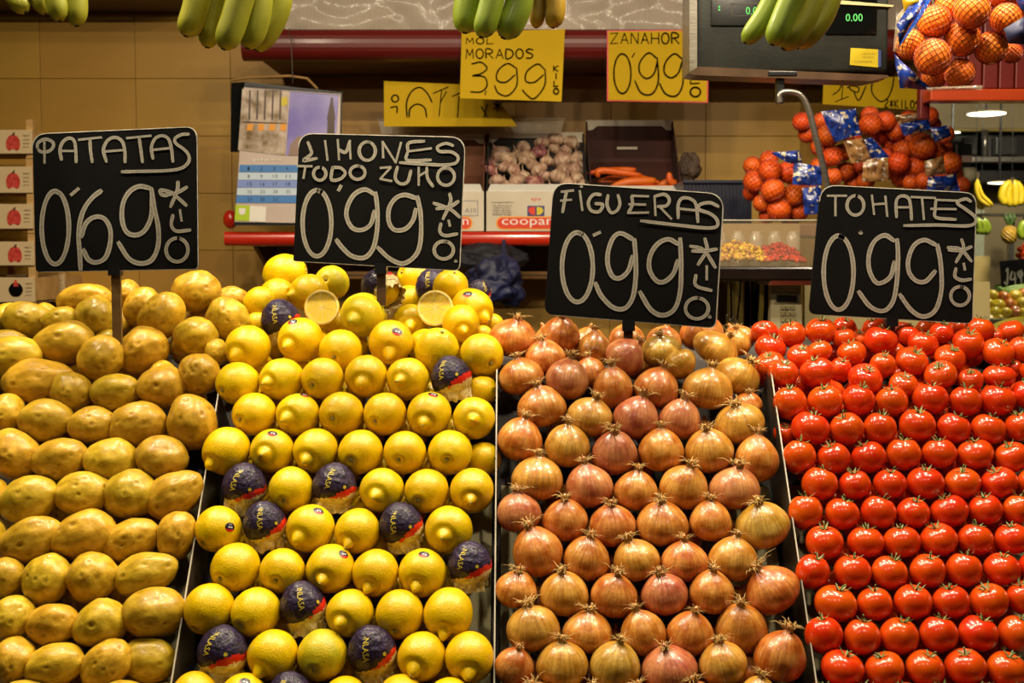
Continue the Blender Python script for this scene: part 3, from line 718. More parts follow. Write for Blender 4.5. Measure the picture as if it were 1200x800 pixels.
def u_pot():
    o = new('potato', POT[ru.randrange(9)]); o.scale = (.031, .03, .027); o.rotation_euler = (ru.uniform(0, 6), ru.uniform(0, 6), ru.uniform(0, 6)); return o
def u_lem():
    o = new('lemon', LEM['s', ru.randrange(4)][0]); o.scale = (.030,)*3; o.rotation_euler = (ru.uniform(0, 6), ru.uniform(0, 6), ru.uniform(0, 6)); return o
def u_oni():
    o = new('onion', ONI['b'][ru.randrange(4)][0]); o.scale = (.031, .031, .028); o.rotation_euler = (ru.uniform(-.5, .5), ru.uniform(-.5, .5), 0); return o
def u_tom():
    o = new('tomato', TOM[ru.randrange(7)]); o.scale = (.0235,)*3; o.rotation_euler = (ru.uniform(-.5, .5), ru.uniform(-.5, .5), 0); return o
under(pit, u_pot, 'buried second layer of potatoes', 'potato', (W0+.01, XD[0]-.004))
under(lit, u_lem, 'buried second layer of lemons', 'lemon', (XD[0]+.004, XD[1]-.004))
under(oit, u_oni, 'buried second layer of onions', 'onion', (XD[1]+.004, XD[2]-.004))
under(tit, u_tom, 'buried second layer of tomatoes', 'tomato', (XD[2]+.004, W1-.01))

def fill(items, builder, cat, bay, xlim, rad, px0, px1, py0, py1, step):
    placed = [(i.p, i.r*i.s) for i in items]; n = 0; y = py0; row = 0
    while y < py1:
        x = px0+(step/2 if row % 2 else 0)
        while x < px1:
            yy = y+ru.uniform(-3, 3); xx = x+ru.uniform(-3, 3); t = depth(xx, yy)+.045
            for k in range(8):
                p = CAM+ray(xx, yy)*t
                if all((p-q).length > .93*(rad+rr) for q, rr in placed): break
                t += .008
            else: x += step; continue
            x += step
            if p.x-rad < xlim[0] or p.x+rad > xlim[1]: continue
            n += 1; o = builder(); o.location = p; placed.append((p, rad))
            tag(o, 'shaded %s deep in the loose heap, %s counted by rows from its top left' % (cat, ORD[n]), cat, 'shaded '+bay)
        y += step*.72; row += 1
fill(pit, u_pot, 'potato', 'potatoes under the heap top', (W0, XD[0]), .029, 8, 262, 375, 452, 46)
fill(lit+HALF, u_lem, 'lemon', 'lemons under the heap top', (XD[0]-.02, XD[1]+.01), .030, 300, 575, 372, 445, 44)
fill(oit, u_oni, 'onion', 'onions under the heap top', (XD[1]-.02, XD[2]+.02), .030, 600, 885, 398, 450, 44)
fill(tit, u_tom, 'tomato', 'tomatoes under the heap top', (XD[2]-.03, W1+.01), .0235, 895, 1205, 392, 462, 32)

# ------------------------------------------------------------------ CHALK SIGNS
def ribbon(pts2, w, f3, lift, sm=True, closed=False):
    """pts2: 2-D crop points; f3 maps to world (x,z plane at depth); returns verts, faces, uvs"""
    pts = [Vector((x, y, 0)) for x, y in pts2]
    if closed: pts = pts+[pts[0], pts[1]]
    if sm and len(pts) > 2: pts = spline(pts, 5)
    V = []; F = []; UV = []; n = len(pts)
    P = [f3(p.x, p.y)+Vector((0, -lift, 0)) for p in pts]
    # round caps by extending slightly
    L = 0
    for i in range(n):
        t = (P[min(i+1, n-1)]-P[max(i-1, 0)]); t = t.normalized() if t.length > 0 else Vector((1, 0, 0))
        s = Vector((-t.z, 0, t.x)); ww = w*(1+.14*noise.noise(P[i]*60))
        if i in (0, n-1) and not closed: ww *= .7; P[i] = P[i]+t*(w*.35 if i else -w*.35)
        if i: L += (P[i]-P[i-1]).length
        V += [P[i]+s*ww, P[i]-s*ww]; UV += [(L*60, 0), (L*60, 1)]
    for i in range(n-1): F.append((2*i, 2*i+2, 2*i+3, 2*i+1))
    return V, F, UV
def strokes(name, SL, w, f3, mat, parent, l0=.0004):
    V = []; F = []; UV = []
    for k, s in enumerate(SL):
        closed = False; ww = w
        if s[0] == 'e': _, cx, cy, rx, ry = s[:5]; pts = [(cx+rx*sin(2*pi*j/16), cy-ry*cos(2*pi*j/16)) for j in range(16)]; closed = True
        elif s[0] == 'd': _, cx, cy = s; pts = [(cx-3, cy), (cx, cy+2), (cx+4, cy)]
        else: pts = s
        v, f, u = ribbon(pts, ww, f3, l0+k*.00012, closed=closed); n = len(V); V += v; UV += u; F += [tuple(i+n for i in q) for q in f]
    return part(name, (V, F), mat, parent, False, UV)
def rounded(corners, rad, f3):
    """corners in crop units clockwise from top-left; returns world outline"""
    out = []; n = len(corners)
    for i in range(n):
        c = Vector(corners[i]+(0,)); a = Vector(corners[i-1]+(0,)); b = Vector(corners[(i+1) % n]+(0,)); r = rad[i]
        p0 = c+(a-c).normalized()*r; p1 = c+(b-c).normalized()*r
        for j in range(7):
            t = j/6; out.append(f3(*((p0*(1-t)**2+c*2*t*(1-t)+p1*t*t).to_2d())))
    return out
def chalk_sign(label, org, sc, Y, corners, rad, title, price, stake_px, foot_py, wt=.0025, wp=.0037, extra=None):
    f3 = lambda x, y: at(org[0]+x/sc, org[1]+y/sc, Y)
    base = at(stake_px, foot_py, Y+.012); base.z -= .02
    root = empty('price_sign', base, label, 'price sign', None)
    ol = rounded(corners, rad, f3)
    part('board', prism(ol, Vector((0, .006, 0))), m_board, root)
    # pale chalk edge, with its rim light put into the colour
    n = len(ol); c = sum(ol, Vector((0, 0, 0)))/n; V = []; F = []
    for p in ol:
        d = (p-c).normalized(); V += [p+d*.0012+Vector((0, -.0004, 0)), p-d*.0006*(1+noise.noise(p*90))+Vector((0, -.0006, 0))]
    lastrim = n
    for i in range(n-1):
        if i < 21: F.append((2*i, 2*i+2, 2*i+3, 2*i+1))
    part('pale_lit_rim', (V, F), m_chalk_e, root)
    strokes('chalk_name', title, wt, f3, m_chalk, root)
    strokes('chalk_price', price, wp, f3, m_chalk, root, .0006)
    if extra: strokes('chalk_unit', extra, wt*1.1, f3, m_chalk, root, .0006)
    bz = min(p.z for p in ol)
    part('stake', box(base.x-.0075, base.x+.0075, Y+.007, Y+.014, base.z-.02, bz+.10), M('pale_stake', '#5c4424', '#7c6036', 20, .4) if 'PATATAS' in label else m_stake, root)
    part('stake_clip', box(base.x-.010, base.x+.010, Y-.0015, Y+.016, bz-.006, bz+.012), m_black, root)
    return root
SY = 1.985
chalk_sign('black chalkboard reading PATATAS 0,69 kilo on a stake in the potatoes', (30, 140), 4.21, depth(138, 400)-.045,
 [(33, 72), (845, 36), (852, 737), (50, 752)], [75, 60, 22, 22],
 [[(58,140),(62,115),(95,97),(130,108),(138,130),(118,155),(80,160),(62,148)],[(93,110),(94,215)],
  [(178,200),(170,150),(185,110),(215,92),(240,105),(248,150),(250,212)],[(175,155),(248,155)],
  [(262,100),(375,88)],[(318,100),(322,160),(330,212)],
  [(400,210),(385,150),(405,105),(440,88),(475,105),(490,150),(492,212)],[(395,158),(495,150)],
  [(500,92),(620,80)],[(562,95),(570,150),(578,212)],
  [(630,195),(622,140),(640,95),(675,80),(705,95),(720,140),(728,210)],[(630,150),(725,140)],
  [(808,72),(770,75),(738,95),(745,120),(780,145),(805,175),(805,210),(770,240),(700,252),(600,255),(475,258)]],
 [('e',147,533,67,180),[(225,372),(262,340)],
  [(375,350),(330,385),(290,440),(268,510),(262,580),(268,660),(272,742)],[(275,580),(300,510),(345,480),(390,490),(418,540),(418,610),(395,680),(350,705),(310,690),(285,640)],
  [(620,340),(560,330),(510,360),(480,420),(478,500),(500,555),(545,570),(590,545),(620,480),(625,400),(622,340)],[(622,340),(635,430),(655,530),(655,620),(625,690),(570,710),(510,685),(458,605)]],
 138, 392, extra=[[(752,305),(748,350),(715,432)],[(700,375),(672,370),(667,348),(720,360),(745,380),(795,425)],[(690,372),(750,360),(798,332)],[(762,445),(770,500)],[(728,470),(720,520),(745,550),(815,545)],('e',748,643,54,58)])
chalk_sign('black chalkboard reading LIMONES TODO ZUMO 0,99 kilo above the lemons', (340, 150), 4.443, depth(447, 352)-.05,
 [(48, 28), (912, 48), (882, 742), (16, 692)], [75, 85, 35, 10],
 [[(92,72),(105,105),(110,135),(68,170),(140,157)],[(182,65),(195,168)],
  [(248,60),(255,165)],[(252,112),(290,125),(312,65)],[(310,65),(315,160)],('e',402,120,42,48),
  [(485,155),(482,70)],[(484,75),(550,180)],[(550,180),(578,75)],
  [(700,68),(618,78),(614,125)],[(614,122),(735,106)],[(612,125),(612,168),(735,166)],
  [(850,92),(810,80),(768,98),(780,122),(840,125),(874,150),(862,182),(800,192),(700,188),(570,180)],
  [(38,198),(115,199)],[(80,202),(70,262)],('e',155,238,32,34),[(222,205),(216,268),(262,265),(288,235),(264,208),(222,205)],('e',352,232,39,35),
  [(470,208),(525,203)],[(525,205),(470,265)],[(470,265),(530,276)],[(560,200),(548,260),(575,290),(612,280),(630,220)],[(670,205),(670,298)],[(672,250),(712,225)],[(712,205),(716,260),(745,305)],('e',812,253,44,45)],
 [('e',140,495,75,172),[(265,300),(252,325)],
  [(440,345),(390,320),(335,345),(300,405),(295,465),(325,520),(375,530),(420,500),(440,430)],[(445,335),(455,430),(452,540),(430,630),(385,675),(320,665),(270,620),(240,580)],
  [(655,365),(600,348),(550,365),(515,420),(515,490),(545,530),(600,525),(640,480),(655,420)],[(662,355),(680,450),(680,580),(655,660),(590,705),(520,680),(455,620)]],
 447, 330, extra=[[(830,340),(835,385),(795,475)],[(745,390),(830,420),(885,465)],[(760,420),(830,410),(878,380)],[(825,480),(832,510)],[(785,495),(780,540),(810,560),(872,550)],('e',800,635,50,46),('d',862,690)])
chalk_sign('black chalkboard reading FIGUERAS 0,99 kilo on a stake above the onions', (635, 205), 4.323, depth(736, 400)-.045,
 [(60, 38), (922, 96), (880, 775), (12, 705)], [80, 90, 40, 50],
 [[(98,85),(160,78)],[(125,85),(115,130),(105,190)],[(95,130),(150,125)],[(192,80),(205,180)],('d',200,55),
  [(300,100),(260,100),(235,140),(250,180),(290,185),(308,150),(270,145)],[(335,100),(330,150),(350,190),(380,180),(395,145),(385,100)],
  [(455,105),(540,108)],[(455,105),(458,150),(438,190)],[(440,148),(525,150)],[(435,192),(540,190)],
  [(570,105),(575,205)],[(570,108),(620,98),(645,125),(630,155),(585,160)],[(600,165),(655,222)],
  [(690,220),(690,150),(710,118),(750,120),(780,150),(790,240)],[(690,170),(790,180)],
  [(895,160),(850,140),(800,150),(795,175),(850,195),(885,225),(885,260),(830,268),(700,255),(500,232)]],
 [('e',180,467,78,176),[(262,305),(295,290)],
  [(460,325),(400,295),(360,320),(335,390),(335,460),(360,515),(400,520),(440,480),(460,410)],[(468,325),(475,420),(475,520),(460,620),(420,675),(360,670),(300,610),(270,545)],
  [(690,350),(640,325),(585,350),(548,410),(545,480),(580,535),(620,540),(665,500),(690,430)],[(700,320),(705,450),(700,590),(670,680),(610,710),(550,680),(495,590)]],
 736, 395, extra=[[(825,320),(835,380),(790,455)],[(750,360),(820,380),(880,470)],[(760,385),(820,385),(888,375)],[(835,460),(835,530)],[(780,505),(780,560),(860,585)],('e',785,675,58,53),('d',850,715)])
chalk_sign('black chalkboard reading TOMATES 0,99 kilo on a stake in the tomatoes', (945, 210), 4.571, depth(1043, 388)-.01,
 [(78, 30), (910, 74), (888, 772), (14, 722)], [90, 70, 30, 40],
 [[(112,88),(215,88)],[(155,92),(155,195)],('e',262,140,45,52),[(350,85),(362,188)],[(355,135),(425,130)],[(422,90),(432,198)],
  [(482,205),(480,120),(505,90),(545,100),(558,150),(562,218)],[(480,150),(560,150)],[(560,95),(690,100)],[(618,105),(628,215)],
  [(690,110),(815,115)],[(692,110),(688,160),(694,205),(800,215)],[(665,158),(800,160)],
  [(880,120),(850,105),(805,125),(850,160),(900,200),(900,235),(850,250),(700,245),(520,248)]],
 [('e',172,500,80,198),('d',290,282),
  [(470,330),(420,300),(365,330),(335,400),(335,480),(365,545),(400,555),(450,520),(472,440)],[(485,320),(490,420),(482,560),(460,660),(410,705),(340,680),(278,600)],
  [(690,350),(630,325),(575,355),(545,430),(550,500),(590,545),(640,545),(690,490)],[(700,350),(718,450),(722,590),(690,700),(625,735),(560,700),(498,615)]],
 1043, 384, extra=[[(830,320),(840,370),(800,445)],[(755,365),(825,375),(885,440)],[(760,378),(830,380),(885,360)],[(842,450),(848,485)],[(800,475),(795,520),(830,540),(882,535)],('e',822,625,50,50)])

# ------------------------------------------------------------------ SHELVES
YU = 3.78
def shelf(label, pxa, pxb, pytop, pybot, Yf, mt, underdepth=.30):
    a = at(pxa, pytop, Yf); b = at(pxb, pybot, Yf); h = a.z-b.z; x0, x1 = a.x, b.x
    root = empty('wall_shelf', (x0, Yf, b.z), label, 'shelf')
    # rounded nosing
    k = 12; P = [Vector((x0, Yf+.03, a.z))]
    for j in range(k+1):
        an = pi/2+pi*j/k; P.append(Vector((x0, Yf+.02+.5*h*cos(an)*.8, (a.z+b.z)/2+.5*h*sin(an))))
    P.append(Vector((x0, Yf+.03, b.z)))
    part('front_rail', prism(P, Vector((x1-x0, 0, 0))), mt, root, False)
    part('shelf_board', box(x0+.05, x1, Yf+.03, WY-.001, b.z+.004, a.z-.003), m_brown, root)
    return root, a.z
up, UZ = shelf('upper shelf with thick dark red front rail below the plastic crates', 283, 1085, 33, 70, YU, m_redshelf)
lo_, LZ = shelf('lower shelf with orange red rounded rail under the cartons', 262, 862, 271, 288, YU, m_redbright)
for px in (300, 560, 830):
    x = at(px, 290, YU+.1).x; z = at(px, 288, YU).z
    part('bracket', prism([Vector((x, YU+.05, z)), Vector((x, WY-.001, z)), Vector((x, WY-.001, z-.11))], Vector((.012, 0, 0))), m_brown, lo_)
part('shelf_end_knob', (lambda c: ([c+Vector((v.x*.022, v.y*.02, v.z*.028)) for v in ICO4[0]], ICO4[1]))(at(270, 257, YU+.06)), m_redbright, lo_, True)

# plastic crates and crinkled film on the upper shelf
m_film = M('clear_film', '#c0b2a2', '#d8cabc', 8, .2, 0, 12, alpha=.34, coat=.5)
m_poly = M('corrugated_plastic', '#8f7c66', '#a89680', 6, .4)
def ribbed_crate(pxa, pxb, label):
    a = at(pxa, 32, YU+.06); b = at(pxb, -70, YU+.06)
    root = empty('plastic_crate', (a.x, YU+.06, UZ), label, 'crate')
    part('panel', box(a.x, b.x, YU+.06, YU+.32, UZ, b.z), m_poly, root)
    gs = []; x = a.x+.004
    while x < b.x-.004: gs.append(box(x, x+.004, YU+.056, YU+.06, UZ+.004, b.z)); x += .011
    o = part('rib', join(*gs), m_poly, root); o['kind'] = 'stuff'
    # crinkled film over it
    V = []; F = []; nx, nz = 46, 22
    for i in range(nx+1):
        for j in range(nz+1):
            u, v = i/nx, j/nz; p = Vector((a.x+(b.x-a.x)*u, YU+.045, UZ+.002+(b.z-UZ)*v))
            p.y += .030*abs(noise.noise(Vector((p.x*9, 0, p.z*16))))*-1+.005*noise.noise(Vector((p.x*30, 3, p.z*30))); V.append(p)
    for i in range(nx):
        for j in range(nz): q = i*(nz+1)+j; F.append((q, q+nz+1, q+nz+2, q+1))
    part('crinkled_film', (V, F), m_film, root, True)
ribbed_crate(335, 572, 'pale film-covered crate on the upper shelf beside the left green bananas')
ribbed_crate(576, 812, 'ribbed translucent crate on the upper shelf behind the price cards')
ribbed_crate(1040, 1084, 'pale film-covered crate between the scale and the large orange bag')

# ------------------------------------------------------------------ YELLOW PRICE CARDS
def card(label, pts, Y, SL, w=.0016, org=(0, 0), sc=4, back='#cf9a00', rim=None):
    root = empty('price_card', at(pts[3][0], pts[3][1], Y), label, 'price card')
    part('card', quad_at(pts, Y, .0012), m_card, root)
    if rim:
        c = (sum(p[0] for p in pts)/4, sum(p[1] for p in pts)/4)
        part('red_rim', quad_at([(c[0]+(x-c[0])*1.03, c[1]+(y-c[1])*1.035) for x, y in pts], Y+.0015, .001), m_red, root)
    strokes('marker_lettering', SL, w, lambda x, y: at(org[0]+x/sc, org[1]+y/sc, Y), m_ink, root, .0003)
    return root
YC = YU-.025
GL = {'M': [[(0,1),(.1,0),(.5,.7),(.9,0),(1,1)]], 'O': [('E',)], 'R': [[(0,1),(0,0),(.8,.1),(.8,.4),(0,.5)],[(.3,.5),(1,1)]], 'A': [[(0,1),(.5,0),(1,1)],[(.2,.65),(.8,.65)]],
      'D': [[(0,0),(0,1),(.7,.9),(1,.5),(.7,.1),(0,0)]], 'S': [[(1,.1),(.4,0),(.05,.25),(.9,.6),(.7,.95),(0,.95)]], 'K': [[(0,0),(0,1)],[(.9,0),(.05,.5),(.9,1)]], 'I': [[(.5,0),(.5,1)]],
      'L': [[(.1,0),(0,1),(.9,.95)]], 'Z': [[(0,.05),(1,0),(0,1),(1,.95)]], 'N': [[(0,1),(.05,0),(.95,1),(1,0)]], 'H': [[(0,0),(0,1)],[(1,0),(1,1)],[(0,.5),(1,.5)]], '2': [[(0,.2),(.5,0),(.9,.25),(.1,.95),(1,1)]],
      '*': [[(0,.2),(1,.8)],[(1,.2),(0,.8)],[(.5,0),(.5,1)]], 'E': [[(1,0),(0,0),(0,1),(1,1)],[(0,.5),(.8,.5)]], '1': [[(0,.3),(.5,0),(.4,1)]], '4': [[(.5,0),(0,.6),(1,.6)],[(.7,.3),(.7,1)]], '9': [[(.9,.2),(.4,0),(.05,.3),(.5,.5),(.9,.2),(.85,.7),(.3,1)]],
      'P': [[(0,1),(0,0),(.8,.1),(.8,.4),(0,.5)]], 'J': [[(.7,0),(.7,.8),(.3,1),(0,.8)]], '0': [('E',)], '3': [[(.1,.1),(.6,0),(.9,.2),(.4,.45),(.95,.7),(.6,1),(0,.9)]], '7': [[(0,0),(1,0),(.4,1)]]}
def word(s, x0, y0, x1, y1, dy=0, vertical=False):
    out = []; n = len(s)
    for k, ch in enumerate(s):
        if ch not in GL: continue
        if vertical: a, b, c, d = x0, y0+(y1-y0)*k/n, x1, y0+(y1-y0)*(k+.72)/n
        else: a, c = x0+(x1-x0)*k/n, x0+(x1-x0)*(k+.72)/n; b, d = y0+dy*k/n, y1+dy*k/n
        for st in GL[ch]:
            if st[0] == 'E': out.append(('e', (a+c)/2, (b+d)/2, (c-a)/2, (d-b)/2))
            else:
                pts = [(a+(c-a)*u, b+(d-b)*v) for u, v in st]
                # keep corners crisp: split into straight strokes
                if ch in 'MAKLZNHIE*147': out += [[pts[i], pts[i+1]] for i in range(len(pts)-1)]
                else: out.append(pts)
    return out
card('yellow card reading MORADOS 3,99 kilo hanging behind the middle bananas', [(541, 38), (662, 34), (658, 119), (539, 115)], YC,
     word('MOL', 505, 178, 650, 206)+word('MORADOS', 505, 230, 832, 274)+[[(530,300),(575,292),(603,320),(575,345),(535,355),(590,360),(603,400),(575,430),(525,430)],[(598,425),(594,445)],
      [(740,320),(700,298),(655,330),(650,375),(690,385),(735,350)],[(742,320),(742,400),(700,448),(655,435),(638,400)],
      [(872,325),(840,300),(790,335),(785,380),(825,385),(868,350)],[(875,325),(873,400),(825,462),(790,445),(768,420)]]+word('KILO', 915, 308, 938, 450, vertical=True), .0019, (420, 0), 4)
card('yellow red-edged card reading ZANAHORIAS 0,99 left of the hanging scale', [(713, 37), (829, 36), (828, 119), (713, 117)], YC,
     word('ZANAHORIAS', 302, 155, 780, 205)+[('e',357,345,40,93),[(415,248),(402,268)],
      [(520,275),(480,248),(440,290),(438,340),(470,368),(505,345),(520,290)],[(520,270),(525,380),(495,440),(445,435),(415,378)],
      [(635,275),(600,252),(560,290),(553,340),(585,365),(620,340),(635,290)],[(638,270),(640,390),(610,448),(560,440),(530,390)]]+word('LO', 675, 348, 722, 470, vertical=True), .0021, (640, 0), 4, rim=True)
card('half-covered yellow card standing behind the clear tray above the garlic', [(450, 95), (572, 100), (607, 118), (607, 148), (450, 148)][:2]+[(606, 148), (450, 148)], YC+.14,
     [('e',172,462,16,16),[(150,505),(180,500),(180,530)],[(228,550),(226,480),(250,428),(290,410),(325,440),(345,480)],[(238,550),(242,510),(275,488),(310,505),(320,550)],
      [(350,438),(420,408)],[(390,425),(378,545)],[(385,480),(412,430)],[(440,452),(476,436)],[(472,450),(465,550)],[(575,500),(605,548)],[(605,490),(590,548)]]+word('*', 635, 475, 680, 520), .0024, (420, 0), 4)
card('yellow card reading 1,20 2 kilos above the netted oranges', [(965, 95), (1080, 88), (1079, 129), (964, 122)], YC+.10,
     [[(302,445),(330,425),(352,385)],[(352,385),(345,465)],[(315,477),(378,452)],[(370,412),(395,402),(425,412),(420,432),(395,425),(380,412)],[(400,425),(425,470),(460,402)],[(500,368),(486,400),(490,440),(525,475),(560,460),(582,410),(590,360)]]+word('2*KILOS', 545, 466, 715, 502, 8), .0020, (900, 0), 4)

# ------------------------------------------------------------------ CALENDAR
YK = YU-.03
cal = empty('wall_calendar', at(340, 262, YK), 'glossy wall calendar with city photos and blue date rows hanging from the upper shelf', 'calendar')
part('backing_board', quad_at([(287, 96), (401, 108), (398, 264), (274, 264)], YK+.006, .006), m_black, cal)
part('rolled_sheet', tube([at(270, 94, YK+.03), at(268, 180, YK+.03)], .0001, 6), m_black, cal)
part('black_side_panel', quad_at([(271, 97), (290, 96), (283, 178), (270, 178)], YK+.03, .004), m_board, cal)
part('page', quad_at([(286, 102), (399, 110), (397, 262), (275, 260)], YK+.001, .002), M('calendar_paper', '#b8a8a0', '#c4b4ac', 4, .25, coat=.4), cal)
part('left_picture', quad_at([(284, 104), (338, 106), (334, 182), (279, 176)], YK-.001, .001), M('street_picture', '#6e5a3a', '#c8b6a8', 22, .25, coat=.4, build=None), cal)
part('window_row', join(*[quad_at([(290+k*13, 145), (297+k*13, 145), (296+k*13, 153), (289+k*13, 153)], YK-.002, .0006) for k in range(4)]), M('warm_orange_print', '#d89030', rough=.3), cal)
part('tree_crown', quad_at([(328, 115), (336, 113), (337, 122), (330, 125)], YK-.002, .0006), m_yprint, cal)
part('cornice', join(quad_at([(284, 142), (336, 144), (336, 145), (284, 143.5)], YK-.0024, .0004), *[quad_at([(292+k*9, 106), (294+k*9, 106), (293+k*9, 140), (291+k*9, 140)], YK-.0022, .0004) for k in range(5)]), M('brown_print', '#4c3a30', rough=.3), cal)
part('sky_picture', quad_at([(340, 107), (397, 111), (393, 182), (335, 182)], YK-.001, .001), M('violet_sky_picture', '#6e64b0', '#a098c8', 5, .25, coat=.4), cal)
part('monument_silhouette', join(quad_at([(384, 140), (392, 140), (392, 158), (383, 158)], YK-.002, .0006), quad_at([(386, 124), (391, 124), (393, 140), (383, 140)], YK-.0022, .0006), quad_at([(388, 114), (390, 114), (391, 125), (386, 125)], YK-.0024, .0006)), M('brown_print', '#4c3a30', rough=.3), cal)
part('dome_silhouette', quad_at([(340, 170), (350, 158), (362, 170), (362, 182), (338, 182)], YK-.002, .0006), M('grey_print', '#8a7468', rough=.3), cal)
mb = [M('calendar_blue', '#4a7ab8', rough=.3), M('calendar_white', '#b8c8d8', rough=.3), M('calendar_pale_blue', '#7a8cc8', rough=.3)]
for r in range(5):
    y0 = 193+r*9; part('date_row', quad_at([(281-r*.9, y0), (390, y0+.5), (390, y0+9), (280-r*.9, y0+8.5)], YK-.001, .001), mb[[0, 1, 2, 1, 0][r]], cal)
    tx = [['1', '2', '3', '4'], ['8', '9', '10', '11'], ['15', '16', '17', '18'], ['22', '23', '24', '25'], ['29', '30', '31']][r]
    part('date_numbers', join(*[text_at(s, 290+k*15, y0+2.5, 290+k*15+2.6*len(s), y0+6.5, YK, .0015) for k, s in enumerate(tx)]), m_navy, cal)
part('caption', text_at('plaza', 297, 185.5, 330, 189, YK, .0015), m_white, cal)
part('green_logo_box', quad_at([(276, 240), (293, 241), (292, 259), (275, 258)], YK-.001, .001), M('lime_print', '#a8c030', rough=.3), cal)
part('logo_mark', quad_at([(280, 244), (288, 244), (287, 250), (284, 252), (280, 250)], YK-.002, .0006), m_white, cal)
part('white_logo_box', quad_at([(293, 241), (312, 242), (311, 260), (292, 259)], YK-.001, .001), m_white, cal)
part('spiral_binding', join(*[tube([at(289+k*3.0, 99+k*.25, YK-.004), at(289+k*3.0, 103+k*.25, YK-.004)], .0008, 5) for k in range(37)]), m_black, cal)['kind'] = 'stuff'
part('wire_hanger', tube([at(340, 33, YK-.015), at(338, 37, YK-.02), at(341, 44, YK-.01), at(343, 90, YK-.01), at(343, 97, YK-.006)], .0015, 6), m_steel, cal)
part('top_bar', tube([at(272, 94, YK+.02), at(290, 91, YK+.01), at(340, 89, YK), at(360, 92, YK+.01), at(372, 104, YK+.02)], .004, 8), M('tan_paper_roll', '#7a5a30', '#94713e', 8, .6), cal)

# ------------------------------------------------------------------ CARTONS, GARLIC, CARROTS
def carton(x0, x1, ytop, ybackt, label, name='carton', inner=m_cartonin, front=True):
    Yf, Yb = YU+.015, YU+.27
    a = at(x0, 270, Yf); b = at(x1, 270, Yf); zt = at(600, ytop, Yf).z; zb = at(600, ybackt, Yb).z; z0 = LZ+.001; t = .004
    kx = Yb/Yf; bx0, bx1 = a.x, b.x
    root = empty(name, ((a.x+b.x)/2, Yf, z0), label, 'carton')
    part('front_panel', box(bx0, bx1, Yf, Yf+t, z0, zt), m_carton, root)
    for x in (bx0, bx1-t): part('side_panel', prism([Vector((x, Yf+t, z0)), Vector((x, Yb, z0)), Vector((x, Yb, zb)), Vector((x, Yf+t, zt))], Vector((t, 0, 0))), inner, root)
    part('back_panel', box(bx0, bx1, Yb, Yb+t, z0, zb), inner, root)
    part('bottom_panel', prism([Vector((bx0+t, Yf+t, z0)), Vector((bx0+t, Yb, z0)), Vector((bx0+t, Yb, zb-.13)), Vector((bx0+t, Yf+t, zt-.03))], Vector((bx1-bx0-2*t, 0, 0))), inner, root)
    fl = [Vector((bx0, Yb-.004, zb)), Vector((bx1, Yb-.004, zb)), Vector((bx1, Yb-.004, zb-.032)), Vector((bx1-.02, Yb-.004, zb-.030)), Vector((bx1-.035, Yb-.004, zb-.018)), Vector((bx0+.035, Yb-.004, zb-.018)), Vector((bx0+.02, Yb-.004, zb-.03)), Vector((bx0, Yb-.004, zb-.032))]
    part('back_flap', prism(fl, Vector((0, .003, 0))), m_carton, root)
    part('front_flap', prism([Vector((bx0+.004, Yf, zt)), Vector((bx1-.004, Yf, zt)), Vector((bx1-.012, Yf+.05, zt+.022)), Vector((bx0+.012, Yf+.05, zt+.022))], Vector((0, .002, .002))), m_white, root)
    return root, Yf
g1, YF = carton(570, 689, 224, 155, 'open white printed carton full of garlic on the lower shelf', inner=M('carton_inside_black', '#0c0a0a', '#181412', 5, .8))
m_orangeprint = M('orange_red_print', '#cc3412', rough=.6)
def pill(px0, py0, px1, py1, Y, m, parent, name):
    r = (py1-py0)/2; cy = (py0+py1)/2; pts = [(px1-r+r*cos(a), cy+r*sin(a)) for a in [pi/2-pi*k/10 for k in range(11)]]+[(px0+r+r*cos(a), cy+r*sin(a)) for a in [-pi/2-pi*k/10 for k in range(11)]]
    return part(name, quad_at(pts, Y, .0006), m, parent)
m_amber = M('amber_print', '#d89030', rough=.6)
pill(581, 253.5, 682, 269, YF-.001, m_amber, g1, 'amber_band'); pill(583, 255, 680, 267.5, YF-.0018, m_orangeprint, g1, 'red_band')
part('printed_brand', text_at('coopaman', 588, 256.5, 674, 266.5, YF-.0018), m_white, g1)
part('printed_heading', text_at('cooperativa', 576, 236, 602, 238.5, YF), m_ink, g1)
part('printed_lines', join(*[text_at(['Ajo de la tierra', 'categoria primera', 'calibre 50 mm', 'origen envasado', 'conservar en seco'][k], 577+k % 2, 240+k*2.6, 600-k % 3, 242+k*2.6, YF) for k in range(5)]), m_ink, g1)
part('emblem_square', quad_at([(618, 241), (638, 241), (638, 253), (618, 253)], YF-.001, .0006), M('blue_print', '#20306a', rough=.6), g1)
part('emblem_red', quad_at([(620, 243), (627, 242), (627, 252), (622, 251), (619, 247)], YF-.0018, .0004), m_orangeprint, g1)
part('emblem_yellow', quad_at([(629, 242), (635, 243), (637, 247), (634, 251), (629, 252)], YF-.0018, .0004), m_yprint, g1)
part('printed_scribble', text_at('ajo', 622, 231, 634, 236, YF), m_orangeprint, g1)
g2, _ = carton(450, 567, 224, 157, 'empty brown-lined carton half hidden behind the LIMONES sign')
part('stamp_frame', join(*[quad_at(q, YF-.001, .0005) for q in ([(537, 235), (560, 235), (560, 235.6), (537, 235.6)], [(537, 252.4), (560, 252.4), (560, 253), (537, 253)], [(559.5, 235), (560.2, 235), (560.2, 253), (559.5, 253)])]), M('grey_blue_print', '#5a5a78', rough=.6), g2)
part('stamp_text', text_at('A10', 545, 244, 558, 249, YF), M('grey_blue_print', '#5a5a78', rough=.6), g2)
pill(470, 253.5, 554, 269, YF-.001, m_amber, g2, 'amber_band'); pill(472, 255, 552, 267.5, YF-.0018, m_orangeprint, g2, 'red_band')
part('printed_brand', text_at('coopaman', 476, 256.5, 549, 266.5, YF-.0018), m_white, g2)
